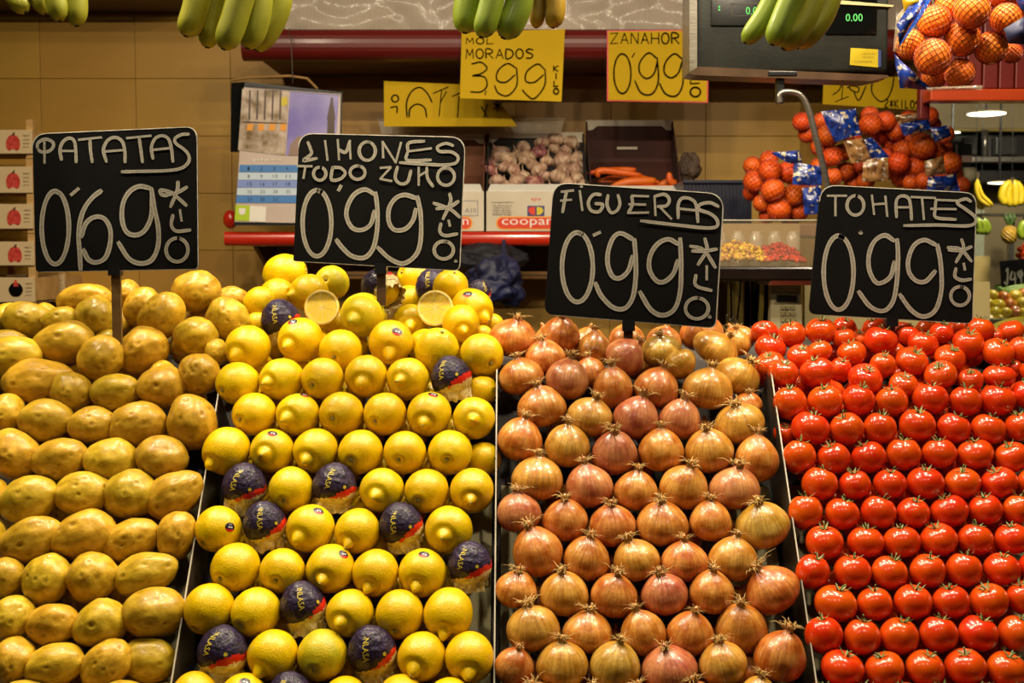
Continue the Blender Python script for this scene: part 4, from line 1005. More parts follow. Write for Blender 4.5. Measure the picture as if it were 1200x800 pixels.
g3, _ = carton(692, 800, 226, 141, 'open brown-lined carton with carrots right of the garlic', inner=M('carton_inside_maroon', '#2c120a', '#401a10', 5, .8))
part('hand_slot', quad_at([(723, 172), (747, 172), (747, 175), (723, 175)], YU+.262, .002), m_carton, g3)
# tray and crate above
tr = empty('clear_tray', at(552, 150, YU+.2), 'clear shallow plastic tray lying across the carton tops below the hidden yellow card', 'tray')
m_clear = M('clear_plastic', '#a89880', '#c0b098', 8, .15, .4, 12, alpha=.45, coat=.8)
part('tray_wall', quad_at([(443, 140), (662, 139), (657, 156), (447, 157)], YU+.235, .003), m_clear, tr)
part('tray_rim', tube([at(442, 140, YU+.23), at(662, 139, YU+.23)], .003, 8), m_clear, tr)
m_garlic = M('garlic_skin', '#a07860', '#cfb298', 1.6, .5, .3, 8, rnd=.18, build=b_vein)
m_garlicp = M('garlic_skin_purple', '#74303c', '#b88474', 2.0, .5, .3, 8, rnd=.18, build=b_vein)
def garlic_mesh(seed, mt):
    R = random.Random(seed); lob = R.choice([8, 9, 10])
    base = [(0, 1.6), (.06, 1.58), (.07, 1.3), (.09, 1.05), (.16, .85), (.42, .66), (.78, .36), (.98, 0), (.92, -.35), (.66, -.6), (.3, -.7), (0, -.66)]
    pr = spline([(r, z, 0) for r, z in base], 2); prof = [(max(p.x, 0), p.y) for p in pr]; prof[0] = (0, prof[0][1]); prof[-1] = (0, prof[-1][1])
    V, F = lathe(prof, 40, lambda a, i: 1+.07*cos(lob*a)*(1 if 8 < i < 20 else .2)); bx = R.uniform(-.5, .5)
    return mesh('garlic_bulb', [Vector((v.x+(bx*(v.z-.8)**2 if v.z > .8 else 0), v.y, v.z)) for v in V], F, mt)
GAR = [garlic_mesh(i, m_garlic) for i in range(3)]+[garlic_mesh(9, m_garlicp)]
GL_ = [(525,85,40),(600,105,38),(262,165,46),(305,192,42),(375,130,35),(450,152,36,'p'),(460,108,34),(390,180,40),(485,195,30),(555,190,45),(628,178,35),(220,240,32,'p'),(250,290,38),(342,292,42),(330,240,34),(375,262,27),(445,235,38),(430,300,44,'p'),(540,270,45),(615,235,38),(620,275,32),(205,205,25,'p'),(520,135,30),(500,328,28),(575,140,28),(285,225,30),(560,235,34),(300,315,32),(470,270,32),(420,215,30),(345,165,30),(585,300,34),(240,205,30),(655,300,24),(640,215,24)]
rgx = random.Random(4); gl = []
for n, t in enumerate(GL_):
    px, py = 520+t[0]/4, 140+t[1]/4; it = item(px, py, t[2]/4*1.12, 0); it.t = YU+.06+(222-py)/68*.18; it.c = 3 if len(t) > 3 else rgx.randrange(3); gl.append(it)
for _ in range(30):
    for a in gl:
        for b in gl:
            if a is b: continue
            pa = CAM+ray(a.x, a.y)*a.t; pb = CAM+ray(b.x, b.y)*b.t; nd = .84*(a.r*a.t+b.r*b.t)/FPX-(pa-pb).length
            if nd > 0: (a if a.y < b.y else b).t += min(nd*.4, .006)
gl.sort(key=lambda q: (round(q.y/19), q.x)); rr = {}
for i in gl: rr.setdefault(round(i.y/19), []).append(i)
for k, (kk, l) in enumerate(sorted(rr.items())):
    for n, i in enumerate(l): i.label = ('purple streaked' if i.c == 3 else 'whitish')+' garlic bulb, '+ORD[n+1]+' from left in '+ORD[k+1]+' layer from the top'
for i in gl:
    i.t = min(i.t, YU+.245)
    o = new('garlic_bulb', GAR[i.c], None, CAM+ray(i.x, i.y)*i.t); o.rotation_mode = 'QUATERNION'; f = i.r*i.t/FPX; o.scale = (f, f, f)
    le = rgx.uniform(-.7, .7); o.rotation_quaternion = axis_quat((sin(le), cos(le), rgx.uniform(-.2, .7)), rgx.uniform(0, 6)); tag(o, i.label, 'garlic', 'garlic bulbs in the carton')
m_carrot = M('carrot_skin', '#c85010', '#e07018', 6, .45, .4, 30, rnd=.12, stretch=(1, 1, 6))
CR = [((700, 208), (752, 206), (706, 200), .011, 'thin carrot lying at the back left of the carton'), ((695, 216), (757, 209), (722, 210), .013, 'long straight carrot across the middle of the carton'),
      ((716, 219), (768, 212), (740, 213), .014, 'thick bright carrot pointing right, in front of the others'), ((744, 222), (772, 214), (760, 217), .012, 'short carrot in the carton, tip tucked behind the sign'),
      ((770, 219), (794, 215), (782, 214), .012, 'carrot stub lying flat near the right side of the carton'), ((784, 202), (797, 222), (786, 212), .011, 'upright bent carrot against the right side of the carton'),
      ((688, 203), (745, 199), (712, 200), .010, 'dark carrot against the back of the carton'), ((730, 222), (790, 221), (760, 221), .012, 'lowest carrot, mostly hidden by the FIGUERAS sign')]
for k, (a, b, m, r, lb) in enumerate(CR):
    Yc = YU+.10+.018*((k*3) % 5)-.03*(k in (2, 3, 7)); A, B, Mi = at(*a, Yc), at(*b, Yc+.01), at(*m, Yc)
    pts = spline([A, Mi, B], 8); n = len(pts); g = tube(pts, [r*(.35+.65*sqrt(min(1, i/n*3)))*(1 if i < n*.8 else 1-.8*(i/n-.8)*3) for i in range(n)], 12)
    tag(part('carrot', g, m_carrot, None, True), lb, 'carrot', 'carrots in the carton')

# dark cloth bag below the lower shelf
def blob(cx, cy, rx, ry, Y, dz, seed, amp=.25, mat=None, name='bag', hang=0):
    V = []
    for v in ICO4[0]:
        d = 1+amp*noise.noise(v*1.7+Vector((seed, 0, 0)))+amp*.35*noise.noise(v*5+Vector((seed, 0, 0))); c = at(cx, cy, Y)
        V.append(c+Vector((v.x*d*rx/ppm(Y), v.y*d*dz, v.z*d*ry/ppm(Y))))
    return part(name, (V, ICO4[1]), mat, None, True)
m_navycloth = M('navy_cloth', '#0a0d28', '#121a48', 4, .6, .6, 12)
bg = blob(578, 332, 36, 30, 3.55, .08, 3, .35, m_navycloth, 'cloth_bag'); q0 = at(590, 300, 3.55)
part('strap', tube([q0+Vector((0, 0, -.05)), Vector((q0.x, 3.7, LZ-.03)), Vector((q0.x, 3.8, LZ-.03))], .006, 6), m_navycloth, bg)
tag(bg, 'dark navy crumpled bag hanging under the lower shelf between two signs', 'bag')
tag(blob(572, 303, 44, 20, 3.82, .09, 8, .2, M('black_cloth', '#060610', '#0c0c18', 4, .7, .5, 12), 'folded_jacket'), 'black bundle of cloth tucked right under the lower shelf', 'cloth')
st3 = empty('low_shelf', at(440, 326, 3.95), 'narrow brown lowest shelf ledge on the back wall under the sign', 'shelf')
part('ledge', bbox_(at(398, 320, 3.95).x, at(650, 320, 3.95).x, 3.95, WY-.001, at(600, 327, 3.95).z, at(600, 320, 3.95).z, .003), M('tan_ledge', '#7a5424', '#94692e', 4, .5), st3)
part('ledge_lip', box(at(398, 320, 3.95).x, at(650, 320, 3.95).x, 3.944, 3.95, at(600, 322, 3.95).z, at(600, 318, 3.95).z), M('tan_ledge', '#7a5424'), st3)

# ------------------------------------------------------------------ PEPPER CRATES on the left
m_wood = M('crate_wood', '#a8824a', '#c49c60', 3, .7, .4, 20, stretch=(1, 6, 6)); m_pap = M('crate_panel', '#b8a078', '#c8b088', 4, .7)
def crate(pxr, pyt, pyb, Y, label, pepper=True, w=.30, posts=True):
    p1 = at(pxr, pyb, Y); zt = at(pxr, pyt, Y).z; x1 = p1.x; x0 = x1-w; z0 = p1.z; h = zt-z0; s = 1/ppm(Y)
    root = empty('fruit_crate', ((x0+x1)/2, Y, z0), label, 'crate')
    part('end_panel', bbox_(x0, x1, Y, Y+.008, z0, zt, .0015), m_pap, root)
    part('bottom_slat', box(x0, x1, Y+.01, Y+.18, z0-.002, z0+.004), m_wood, root)
    for x in (x0, x1-.02): part('corner_post', box(x, x+.02, Y+.009, Y+.03, z0-.012, zt+12*s), m_wood, root)
    part('side_panel', box(x1-.005, x1, Y+.031, Y+.2, z0, zt), m_wood, root)
    part('back_panel', box(x0, x1, Y+.2, Y+.206, z0, zt), m_wood, root)
    # red pepper print: two lobes and a stalk
    for c, nm in ((x1-22*s, 'pepper_print'),):
        cz = z0+h*.5; V = []; n = 24
        for k in range(n):
            a = 2*pi*k/n; r = 1-.16*max(0, sin(a))**10-.20*max(0, -sin(a))**10+.05*cos(4*a); V.append(Vector((c+r*8.0*s*cos(a), Y-.0012, cz+r*9.5*s*sin(a))))
        if pepper:
            for dx, tl_ in ((-3.6, .12), (3.4, -.10), (0, 0)):
                V = [Vector((c+s*(dx+4.6*cos(2*pi*k/18)+tl_*8*sin(2*pi*k/18)), Y-.0012-(.0006 if dx == 0 else 0), cz+s*(-.5*abs(dx)*.3+8.6*sin(2*pi*k/18)*(1 if sin(2*pi*k/18) > 0 else 1.05)-(.8 if dx else -.4)))) for k in range(18)]
                part('pepper_lobe', prism(V, Vector((0, .001, 0))), M('pepper_red_print', '#9c1c14', '#c04030', 90, .6), root)
            part('pepper_stalk', prism([Vector((c-1.4*s, Y-.0024, cz+7*s)), Vector((c+1.6*s, Y-.0024, cz+7*s)), Vector((c+2.6*s, Y-.0024, cz+11*s)), Vector((c+.6*s, Y-.0024, cz+10.5*s))], Vector((0, .001, 0))), M('stalk_print', '#3c3414'), root)
        else: part(nm, prism(V, Vector((0, .001, 0))), m_ink, root)
        if not pepper: part('pepper_print', prism([Vector((c-2.5*s, Y-.002, cz+4*s)), Vector((c+3.5*s, Y-.002, cz+4*s)), Vector((c+1*s, Y-.002, cz+12*s)), Vector((c-1.5*s, Y-.002, cz+11*s))], Vector((0, .001, 0))), M('pepper_red_print', '#b02018'), root)
    part('crate_print', join(*[text_at(['PIMIENTO', 'calidad', 'extra', 'peso neto'][k], pxr-11, (pyt+pyb)/2-8+k*4.5, pxr-4 if k else pxr-3, (pyt+pyb)/2-6+k*4.5, Y) for k in range(4)]), m_ink, root)
    return root
YCR = 3.72
crs = [(38, 152, 180, 'topmost crate of the left stack, red pepper printed on its end'), (38, 195, 226, 'second crate from the top of the left pepper stack'), (39, 239, 268, 'third crate from the top of the left pepper stack'), (40, 283, 311, 'fourth crate from the top, directly above the lowest one'), (41, 325, 354, 'lowest visible crate of the left stack with a round dark logo'), ]
for k, (xr, yt, yb, lb) in enumerate(crs): crate(xr, yt, yb, YCR+.004*(k % 2), lb, k != 4)
crate(76, 322, 349, YCR+.26, 'small pepper crate standing alone right of the left crate stack', True, .18)
crate(76, 366, 394, YCR+.26, 'crate under the small pepper crate, behind the potatoes', True, .18)
crate(42, 369, 398, YCR, 'crate behind the potatoes at the foot of the left stack', True)
for k, yb in enumerate((440, 482, 524, 566)): crate(42, yb-29, yb, YCR, 'crate hidden behind the potatoes, '+ORD[k+1]+' below the visible left stack', True)
bpyset = [o for o in bpy.data.objects if o.get('label', '').startswith('crate hidden')]
for o in bpyset: o['group'] = 'hidden lower crates of the left stack'

# ------------------------------------------------------------------ SCALE
YS = 2.45
m_scale = M('scale_grey_green', '#171915', '#1f211c', 20, .55, .2, 90, spec=.3)
sc_ = empty('hanging_scale', at(926, 92, YS), 'dark grey hanging electronic scale with green digits above the orange nets', 'scale')
a = at(818, 84, YS); b = at(1043, -60, YS)
part('face_panel', bbox_(at(816, 0, YS).x, at(1042, 0, YS).x, YS, YS+.10, a.z, b.z, .006), m_scale, sc_, True)
part('steel_side', prism([at(808, 84, YS-.004), at(817, 80, YS-.004), at(817, -60, YS-.004), at(808, -60, YS-.004)], Vector((0, .10, 0))), m_steel, sc_)
part('base_tray', prism([at(806, 86, YS-.01), at(818, 78, YS-.01), at(1040, 88, YS-.01), at(1042, 90, YS-.01), at(1020, 95, YS-.01), at(816, 88, YS-.01)], Vector((0, .07, 0))), M('tray_bronze', '#4a3828', '#6a5440', 9, .35, metal=.6), sc_)
m_disp = M('display_black', '#050605', rough=.12, coat=.5); m_led = M('green_digits', '#3c9a48', rough=.6, em=.8)
for x0, x1, y1, t, tx0, tx1 in ((833, 905, 31, '0.00', 874, 893), (968, 1028, 41, '0.00', 991, 1011)):
    o = part('display_window', bbox_(at(x0, 0, YS).x, at(x1, 0, YS).x, YS-.003, YS+.01, at(0, y1, YS).z, at(0, -30, YS).z, .002), m_disp, sc_)
    part('green_digits', text_at(t, tx0, y1-23 if x0 < 900 else 16, tx1, y1-14 if x0 < 900 else 25, YS-.0035), m_led, o)
part('indicator_light', join(quad_at([(842, 7), (844, 7), (844, 9), (842, 9)], YS-.0045, .001), quad_at([(842, 10.5), (844, 10.5), (844, 12.5), (842, 12.5)], YS-.0045, .001)), m_led, sc_)
part('window_frame_line', join(*[quad_at(q, YS-.0042, .0006) for q in ([(857, 4), (893, 4), (893, 5), (857, 5)], [(857, 18), (893, 18), (893, 19), (857, 19)], [(857, 4), (858, 4), (858, 19), (857, 19)])]), M('dull_brown_line', '#2a2018'), sc_)
stk = part('inspection_sticker', quad_at([(997, 56), (1029, 58), (1029, 79), (996, 76)], YS-.002, .001), M('sticker_yellow', '#a89412', rough=.4), sc_)
part('sticker_edge', quad_at([(1029, 58), (1032.5, 59), (1032.5, 78), (1029, 79)], YS-.002, .001), M('blue_print', '#20306a'), sc_)
part('sticker_text', join(text_at('VERIFICACION', 1011, 62, 1026, 64, YS-.0015), text_at('PERIODICA', 1011, 66, 1024, 68, YS-.0015), text_at('CONFORME', 1001, 71, 1022, 73.5, YS-.0015)), M('sticker_text_brown', '#7a6a10'), stk)
part('top_edge', prism([at(970, -1, YS-.006), at(1048, 6, YS-.006), at(1046, 8, YS-.006), at(968, 4, YS-.006)], Vector((0, .18, 0))), M('pale_cap', '#a89c70'), sc_)
part('hook_block', join(bbox_(at(912, 0, YS).x, at(921, 0, YS).x, YS+.0, YS+.02, at(0, 121, YS).z, at(0, 88, YS).z, .002), bbox_(at(900, 0, YS).x, at(934, 0, YS).x, YS-.012, YS+.02, at(0, 90, YS).z, at(0, 84, YS).z, .002)), m_black, sc_)
part('curved_arm', tube(spline([at(914, 121, YS), at(914, 111, YS), at(922, 107.5, YS), at(937, 111, YS), at(947, 127, YS), at(957, 165, YS), at(967, 205, YS), at(972, 232, YS+.0)], 6), .0062, 10, flat=.8), m_steel, sc_, True)
part('pan_rod', tube([at(972, 232, YS), at(977, 262, YS)], .005, 8), m_steel, sc_)
# steel suspension up to the canopy
part('suspension_rod', tube([at(926, -58, YS+.08), at(926, -400, YS+.08)], .008, 8), m_steel, sc_)

# ------------------------------------------------------------------ BANANAS
m_bang = M('banana_green', '#587010', '#76881a', 2.5, .45, .2, 20, coat=.1); m_bany = M('banana_dull_green', '#6a7010', '#8c8a1c', 3, .45, .2, 20, coat=.1)
m_banr = M('banana_ripe', '#8a6c0c', '#a08018', 3, .45, .2, 20, build=b_speck('#3a2008', .58, 5, .9)); m_tip = M('banana_tip', '#1c1408', '#3a2a10', 20, .8)
m_banyel = M('banana_yellow', '#a08608', '#b49c14', 3, .45)
def banana(pts, Y, r, mt, parent, dY=0):
    P = spline([at(x, y, Y+dY*i/len(pts)) for i, (x, y) in enumerate(pts)], 7); n = len(P); R = r/ppm(Y)
    rs = []
    for i in range(n):
        q = i/(n-1); rs.append(R*(.45+.55*sin(min(1, q*2.2)*pi/2)) if q < .7 else R*sqrt(max(.16, 1-((q-.7)/.30)**5*.88)))
    g = tube(P, rs, 14); c = P
    k = 14; V = g[0]
    for i in range(n):
        for j in range(k):
            f = 1+.045*cos(5*2*pi*j/k); V[i*k+j] = P[i]+(V[i*k+j]-P[i])*f
    o = part('banana', (V, g[1]), mt, parent, True)
    t = (P[-1]-P[-2]).normalized(); part('blossom_tip', tube([P[-1]-t*R*.15, P[-1]+t*R*.10], [R*.26, R*.2], 8), m_tip, o, True)
    return o
def bunch(label, Y, crown, bl):
    root = empty('banana_bunch', at(crown[0], crown[1], Y), label, 'bananas', None)
    part('crown', tube([at(crown[0], crown[1]-10, Y+.02), at(crown[0], crown[1]+8, Y+.01)], [.012, .02], 10), m_tip, root, True)
    part('hanging_cord', tube([at(crown[0], crown[1]-10, Y+.02), at(crown[0], crown[1]-260, Y+.02)], .002, 6), m_straw, root)
    for p, r, mt, dY in bl: banana([crown]+p, Y+dY, r, mt, root)
G, D_, R2 = m_bang, m_bany, m_banr
bunch('yellow green banana bunch cut by the top left corner', 1.95, (45, -95), [([(5, -45), (12, -12), (30, 14)], 11, D_, .03), ([(50, -50), (62, -15), (70, 24)], 12.5, D_, -.02), ([(75, -50), (88, -10), (90, 30)], 13, D_, 0), ([(30, -50), (42, -18), (54, 16)], 12, D_, .05)])
bunch('large dull green banana bunch hanging above the calendar', 1.90, (275, -110), [([(238, -50), (230, 5), (218, 42)], 15, D_, 0), ([(262, -45), (250, 10), (243, 55)], 14, D_, .03), ([(290, -45), (277, 15), (262, 57)], 15.5, D_, -.03), ([(300, -40), (302, 10), (290, 56)], 16, D_, .0), ([(318, -45), (325, 5), (300, 58)], 16, D_, .04)])
bunch('middle banana bunch, green ones with riper yellow fingers, over the MORADOS card', 1.92, (600, -110), [([(562, -50), (548, 0), (545, 38)], 14.5, G, 0), ([(585, -45), (575, 5), (564, 43)], 14, G, -.03), ([(612, -50), (607, 5), (590, 44)], 16, G, -.01), ([(622, -50), (630, 0), (628, 32)], 9, R2, .04), ([(635, -50), (650, -2), (648, 32)], 11.5, R2, .03)])
bunch('bright green banana bunch hanging in front of the scale', 1.88, (945, -120), [([(925, -50), (900, 10), (873, 50)], 12.5, G, 0), ([(945, -45), (922, 10), (905, 52)], 14, G, -.03), ([(960, -45), (945, 15), (918, 57)], 15, D_, .01), ([(975, -45), (965, 12), (934, 55)], 15, D_, .04)])

# ------------------------------------------------------------------ ORANGES IN NETS
m_orange = M('orange_peel', '#e87410', '#f88c1c', 3, .42, .5, 22, rnd=.14, coat=.1, spec=.4)
def orange_mesh():
    V, F = lathe([(0, .93), (.06, .945)]+[(sin(pi*i/26), .97*cos(pi*i/26)) for i in range(2, 25)]+[(.06, -.95), (0, -.93)], 32); return mesh('orange', V, F, m_orange)
ORG = orange_mesh(); MAND = ORG.copy(); MAND.materials[0] = M('mandarin_peel', '#d04c08', '#e46214', 3, .42, .5, 22, rnd=.14, coat=.1, spec=.4)
m_net = M('red_netting', '#8c2408', '#a43410', 20, .5)
def net_sphere(c, r, n=15, th=.0006, k=3, wraps=14, axis=None):
    """two families of spirals laid over one fruit"""
    gs = []; q = axis or Quaternion()
    for s in (1, -1):
        for j in range(wraps):
            pts = []
            for i in range(n+1):
                t = .25+(pi-.5)*i/n; a = 2*pi*j/wraps+s*(t)*1.1; pts.append(c+q @ (Vector((sin(t)*cos(a), sin(t)*sin(a), cos(t)))*r*1.012))
            gs.append(tube(pts, th, k))
    return join(*gs)
FO = [(1095,25.5,17.5),(1067,52,16),(1093,67,19.5),(1128,45,19),(1139,12,19.5),(1179,22,16.5),(1161,56,17.5),(1125,86,16),(1095,90,13),(1113,8,16),(1170,-12,18),(1104,-25,18),(1186,62,11),(1200,-2,18),(1138,-30,18)]
YO = 2.18; fo = []
for n, (x, y, r) in enumerate(FO):
    it = item(x, y, r*1.09, 0, pri=0); it.t = YO+[.0,.01,-.03,-.02,-.04,-.01,.02,.03,.05,.03,.02,.04,.06,.02,.03][n]; fo.append(it)
for _ in range(40):
    for ia, a in enumerate(fo):
        for ib, b in enumerate(fo):
            if ia >= ib: continue
            pa = CAM+ray(a.x, a.y)*a.t; pb = CAM+ray(b.x, b.y)*b.t; nd = .97*(a.r*a.t+b.r*b.t)/FPX-(pa-pb).length
            if nd > 0: (a if a.t > b.t else b).t += min(nd*.5, .01)
for n, i in enumerate(sorted(fo, key=lambda q: q.x)):
    p = CAM+ray(i.x, i.y)*i.t; o = new('orange', ORG, None, p); o.scale = [i.r*i.t/FPX]*3; o.rotation_euler = (rgx.uniform(0, 6), rgx.uniform(0, 6), 0)
    tag(o, 'large orange in the foreground net bag, '+ORD[n+1]+' from its left edge', 'orange', 'oranges in the foreground net bag')
bag = empty('net_bag', at(1125, 104, YO), 'red net bag of large oranges hanging at the top right corner', 'net bag')
rq = random.Random(2)
part('netting', join(*[net_sphere(CAM+ray(i.x, i.y)*i.t, i.r*i.t/FPX, 14, .00055, 3, 15, axis_quat((rq.uniform(-.4, .4), 1, rq.uniform(-.3, .3)))) for i in fo]), m_net, bag)['kind'] = 'stuff'
m_blue = M('blue_film', '#10307c', '#2050a8', 6, .2, .5, 10, coat=.5); m_bluep = M('printed_blue_film', '#081448', '#1c3c98', 60, .25, .8, 60, coat=.5, build=b_speck('#c0b090', .60, 70, .95))
m_bluep2 = M('printed_tan_film', '#4a2a10', '#a87c4c', 60, .25, .8, 60, coat=.5, build=b_speck('#c8c0b8', .62, 90, .9))
def sheet(pts, Y, m, parent, name, amp=.006, nx=14, ny=10, thick=0, bow=.02):
    A, B, C_, D = [at(x, y, Y) for x, y in pts]; V = []; F = []
    for i in range(nx+1):
        for j in range(ny+1):
            u, v = i/nx, j/ny; p = (A*(1-u)+B*u)*(1-v)+(D*(1-u)+C_*u)*v
            p.y += -bow*sin(pi*u)*sin(pi*v)*1.0+amp*noise.noise(Vector((p.x*45, p.z*45, Y*9))); p.z += amp*.5*noise.noise(Vector((p.x*30, 5, p.z*30))); V.append(p)
    for i in range(nx):
        for j in range(ny): q = i*(ny+1)+j; F.append((q, q+1, q+ny+2, q+ny+1))
    return part(name, (V, F), m, parent, True)
sheet([(1089, -6), (1097, -6), (1058, 50), (1052, 56)], YO-.05, m_blue, bag, 'blue_edge_strip', .002)
sheet([(1070, 0), (1092, -4), (1055, 52), (1050, 30)], YO-.03, m_bluep, bag, 'printed_film', .006)
sheet([(1056, -4), (1084, -6), (1074, 12), (1060, 14)], YO-.02, M('yellow_film', '#a88410', '#c8a020', 6, .3, coat=.5), bag, 'yellow_film_corner', .004)
sheet([(1048, 62), (1066, 80), (1092, 104), (1054, 104)], YO+.01, m_bluep, bag, 'lower_printed_film', .006)
sheet([(1085, 102), (1152, 100), (1150, 106), (1088, 107)], YO-.01, m_clear, bag, 'clear_bottom_seam', .002, bow=.004)
sheet([(1050, 20), (1062, 6), (1056, 60), (1047, 60)], YO-.01, m_clear, bag, 'clear_film_edge', .004)
sheet([(1176, 34), (1203, 18), (1203, 52), (1182, 50)], YO-.09, m_navycloth, bag, 'dark_tag', .004)
sheet([(1188, -4), (1203, -4), (1203, 16), (1196, 10)], YO-.09, m_blue, bag, 'upper_blue_film', .003)
part('hanging_cord', tube([at(1150, -50, YO), at(1150, -300, YO)], .003, 6), m_net, bag)

BAGA = [(882,194.5,9.5),(902.5,200,11.5),(901,187,9),(924,202,11.5),(884.5,212.5,11.5),(905.7,223,12),(930,228.5,11.5),(893,238,9),(913,245.5,12),(936.5,248,9.5),(899,252,8.5),(926,258,8.5),(945,238,9),(880,226,8),(948,216,9)]
BAGB = [(939.7,142.5,9.5),(963,142,9),(970.5,158.4,11.5),(976,183,10.5),(976,207,9.5),(990.7,201,9.5),(946,157,9),(987,179,9),(960,172,9),(1006.5,196,9),(1014.6,212,9),(960,195,9),(985,150,9),(1000,165,9),(1000,215,9)]
BAGC = [(1019.5,135,9),(1020,146,11.5),(1038,142,10),(1031,159,9),(1050,154,10),(1081,171.5,13),(1058.5,175.5,10),(1052,191,12),(1072,196,11.5),(1088.5,136,9.5),(1094,146,7.5),(1055,209,9),(1042,201,8),(1045.5,170,10),(1070,162,10),(1036,184,9),(1065,140,9),(1022,176,9)]
BAGD = [(1114,191,11),(1108,173,7),(1083,212,9),(1127,217,8.5),(1067.5,214,8),(1098,196,10),(1104,214,10),(1098,178,10),(1118,205,9),(1108,158,9),(1086,190,9)]
YOB = 3.35
def back_bag(L, Y, nm, bags):
    its = []
    for x, y, r in L: it = item(x, y, r*1.17, 0); it.t = Y+rq.uniform(-.015, .02); its.append(it)
    for _ in range(30):
        for ia, a in enumerate(its):
            for b in its[ia+1:]:
                pa = CAM+ray(a.x, a.y)*a.t; pb = CAM+ray(b.x, b.y)*b.t; nd = .9*(a.r*a.t+b.r*b.t)/FPX-(pa-pb).length
                if nd > 0: (a if a.r < b.r else b).t += min(nd*.5, .01)
    root = empty('net_bag', at(sum(i[0] for i in L)/len(L), max(i[1] for i in L)+10, Y), 'red net bag of mandarins '+nm, 'net bag')
    for n, i in enumerate(sorted(its, key=lambda q: q.x)):
        o = new('mandarin', MAND, None, CAM+ray(i.x, i.y)*i.t); f = i.r*i.t/FPX; o.scale = (f, f, f*.94); o.rotation_euler = (rgx.uniform(-.5, .5), rgx.uniform(-.5, .5), 0)
        tag(o, 'mandarin, '+ORD[n+1]+' from the left in the net bag '+nm, 'mandarin', 'mandarins in the bag '+nm)
    part('netting', join(*[net_sphere(CAM+ray(i.x, i.y)*i.t, i.r*i.t/FPX, 9, .0006, 3, 12, axis_quat((rq.uniform(-.4, .4), 1, rq.uniform(-.3, .3)))) for i in its]), m_net, root)['kind'] = 'stuff'
    for pts, m in bags: sheet(pts, Y-.045, m, root, 'printed_label_film', .007, bow=.012)
back_bag(BAGA, YOB, 'left of the steel arm', [([(903, 179), (936, 176), (940, 190), (926, 193)], m_bluep), ([(930, 190), (962, 195), (963, 218), (929, 216)], m_bluep), ([(940, 220), (962, 218), (964, 250), (943, 252)], m_bluep)])
back_bag(BAGB, YOB+.08, 'crossed by the steel arm', [([(962, 131), (1003, 127), (1009, 158), (978, 166)], m_bluep), ([(988, 166), (1012, 162), (1022, 186), (998, 192)], m_bluep2), ([(1012, 163), (1022, 160), (1042, 184), (1020, 186)], m_bluep)])
back_bag(BAGC, YOB+.08, 'below the yellow 1,20 card', [([(1012, 187), (1040, 184), (1042, 212), (1010, 213)], m_bluep2), ([(1048, 136), (1085, 129), (1090, 138), (1053, 146)], m_bluep2), ([(1053, 146), (1089, 138), (1091, 151), (1060, 160)], m_bluep)])
back_bag(BAGD, YOB+.04, 'rightmost beside the far stall', [([(1090, 150), (1112, 147), (1115, 160), (1096, 166)], m_bluep), ([(1083, 188), (1105, 183), (1109, 203), (1085, 206)], m_bluep2), ([(1088, 207), (1120, 204), (1125, 224), (1086, 224)], m_bluep)])
# shelf carrying the nets: white ledge + dark ribbed crate
led = empty('net_ledge', at(1000, 262, 3.2), 'dark ledge behind the signs carrying the mandarin nets', 'ledge')
part('ledge_board', bbox_(at(838, 262, 3.25).x, at(1142, 262, 3.25).x, 3.25, 3.62, at(0, 268, 3.25).z-.02, at(0, 262, 3.25).z, .004), m_brown, led)
for px in (850, 1128): part('ledge_leg', box(at(px, 0, 3.3).x, at(px, 0, 3.3).x+.03, 3.55, 3.6, 0, at(0, 268, 3.25).z-.018), m_brown, led)
rc = empty('ribbed_crate', at(845, 262, 3.45), 'dark navy ribbed plastic crate between the carrots and the mandarin nets', 'crate')
m_rib = M('navy_plastic', '#0a0c20', '#10142c', 6, .4)
xa, xb = at(803, 0, 3.66).x, at(884, 0, 3.66).x; za, zb = at(0, 262, 3.66).z, at(0, 211, 3.66).z
part('crate_body', box(xa, xb, 3.66, 3.9, za, zb), m_rib, rc)
x = xa+.004
while x < xb-.004: part('rib', box(x, x+.003, 3.654, 3.66, za+.005, zb-.012), m_rib, rc); x += .0105
part('crate_rim', bbox_(xa-.004, xb+.004, 3.65, 3.9, zb-.01, zb, .002), m_rib, rc)
part('post', box(xa, xa+.02, 3.68, 3.72, 0, za), m_brown, rc); part('post', box(xb-.02, xb, 3.68, 3.72, 0, za), m_brown, rc)
# dark netting right of the carrots
tag(blob(808, 196, 13, 17, 3.95, .03, 5, .3, M('dark_net', '#3a2a20', '#5a4632', 12, .7, .5, 30), 'mesh_sack'), 'small dark mesh sack slumped right of the carrot carton', 'sack')

# ------------------------------------------------------------------ SNACK CASE, UTENSILS, TERMINAL
YN = 3.0
case = empty('snack_case', at(898, 318, YN), 'clear plastic case of nuts and red dried fruit between two signs', 'display case')
m_glass = M('clear_acrylic', '#d8c8a8', rough=.05, alpha=.07, coat=.6)
P0, P1 = at(835, 312, YN), at(962, 259, YN)
part('front_pane', box(P0.x, P1.x, YN, YN+.003, P0.z, P1.z), m_glass, case)
part('side_pane', box(P0.x, P0.x+.003, YN+.003, YN+.22, P0.z, P1.z), m_glass, case); part('side_pane', box(P1.x-.003, P1.x, YN+.003, YN+.22, P0.z, P1.z), m_glass, case)
part('top_edge', bbox_(P0.x, P1.x, YN-.002, YN+.006, P1.z, P1.z+.0035, .001), m_edge, case)
part('base_tray', bbox_(P0.x, P1.x, YN-.004, YN+.22, P0.z-.035, P0.z, .006), M('black_tray', '#120c0a', '#1e1612', 8, .25, coat=.6), case)
part('lower_bowl', bbox_(at(905, 0, YN).x, P1.x, YN-.002, YN+.15, at(0, 332, YN).z, P0.z-.036, .008), M('maroon_bowl', '#3a140c', '#5a2414', 6, .3, coat=.6), case)
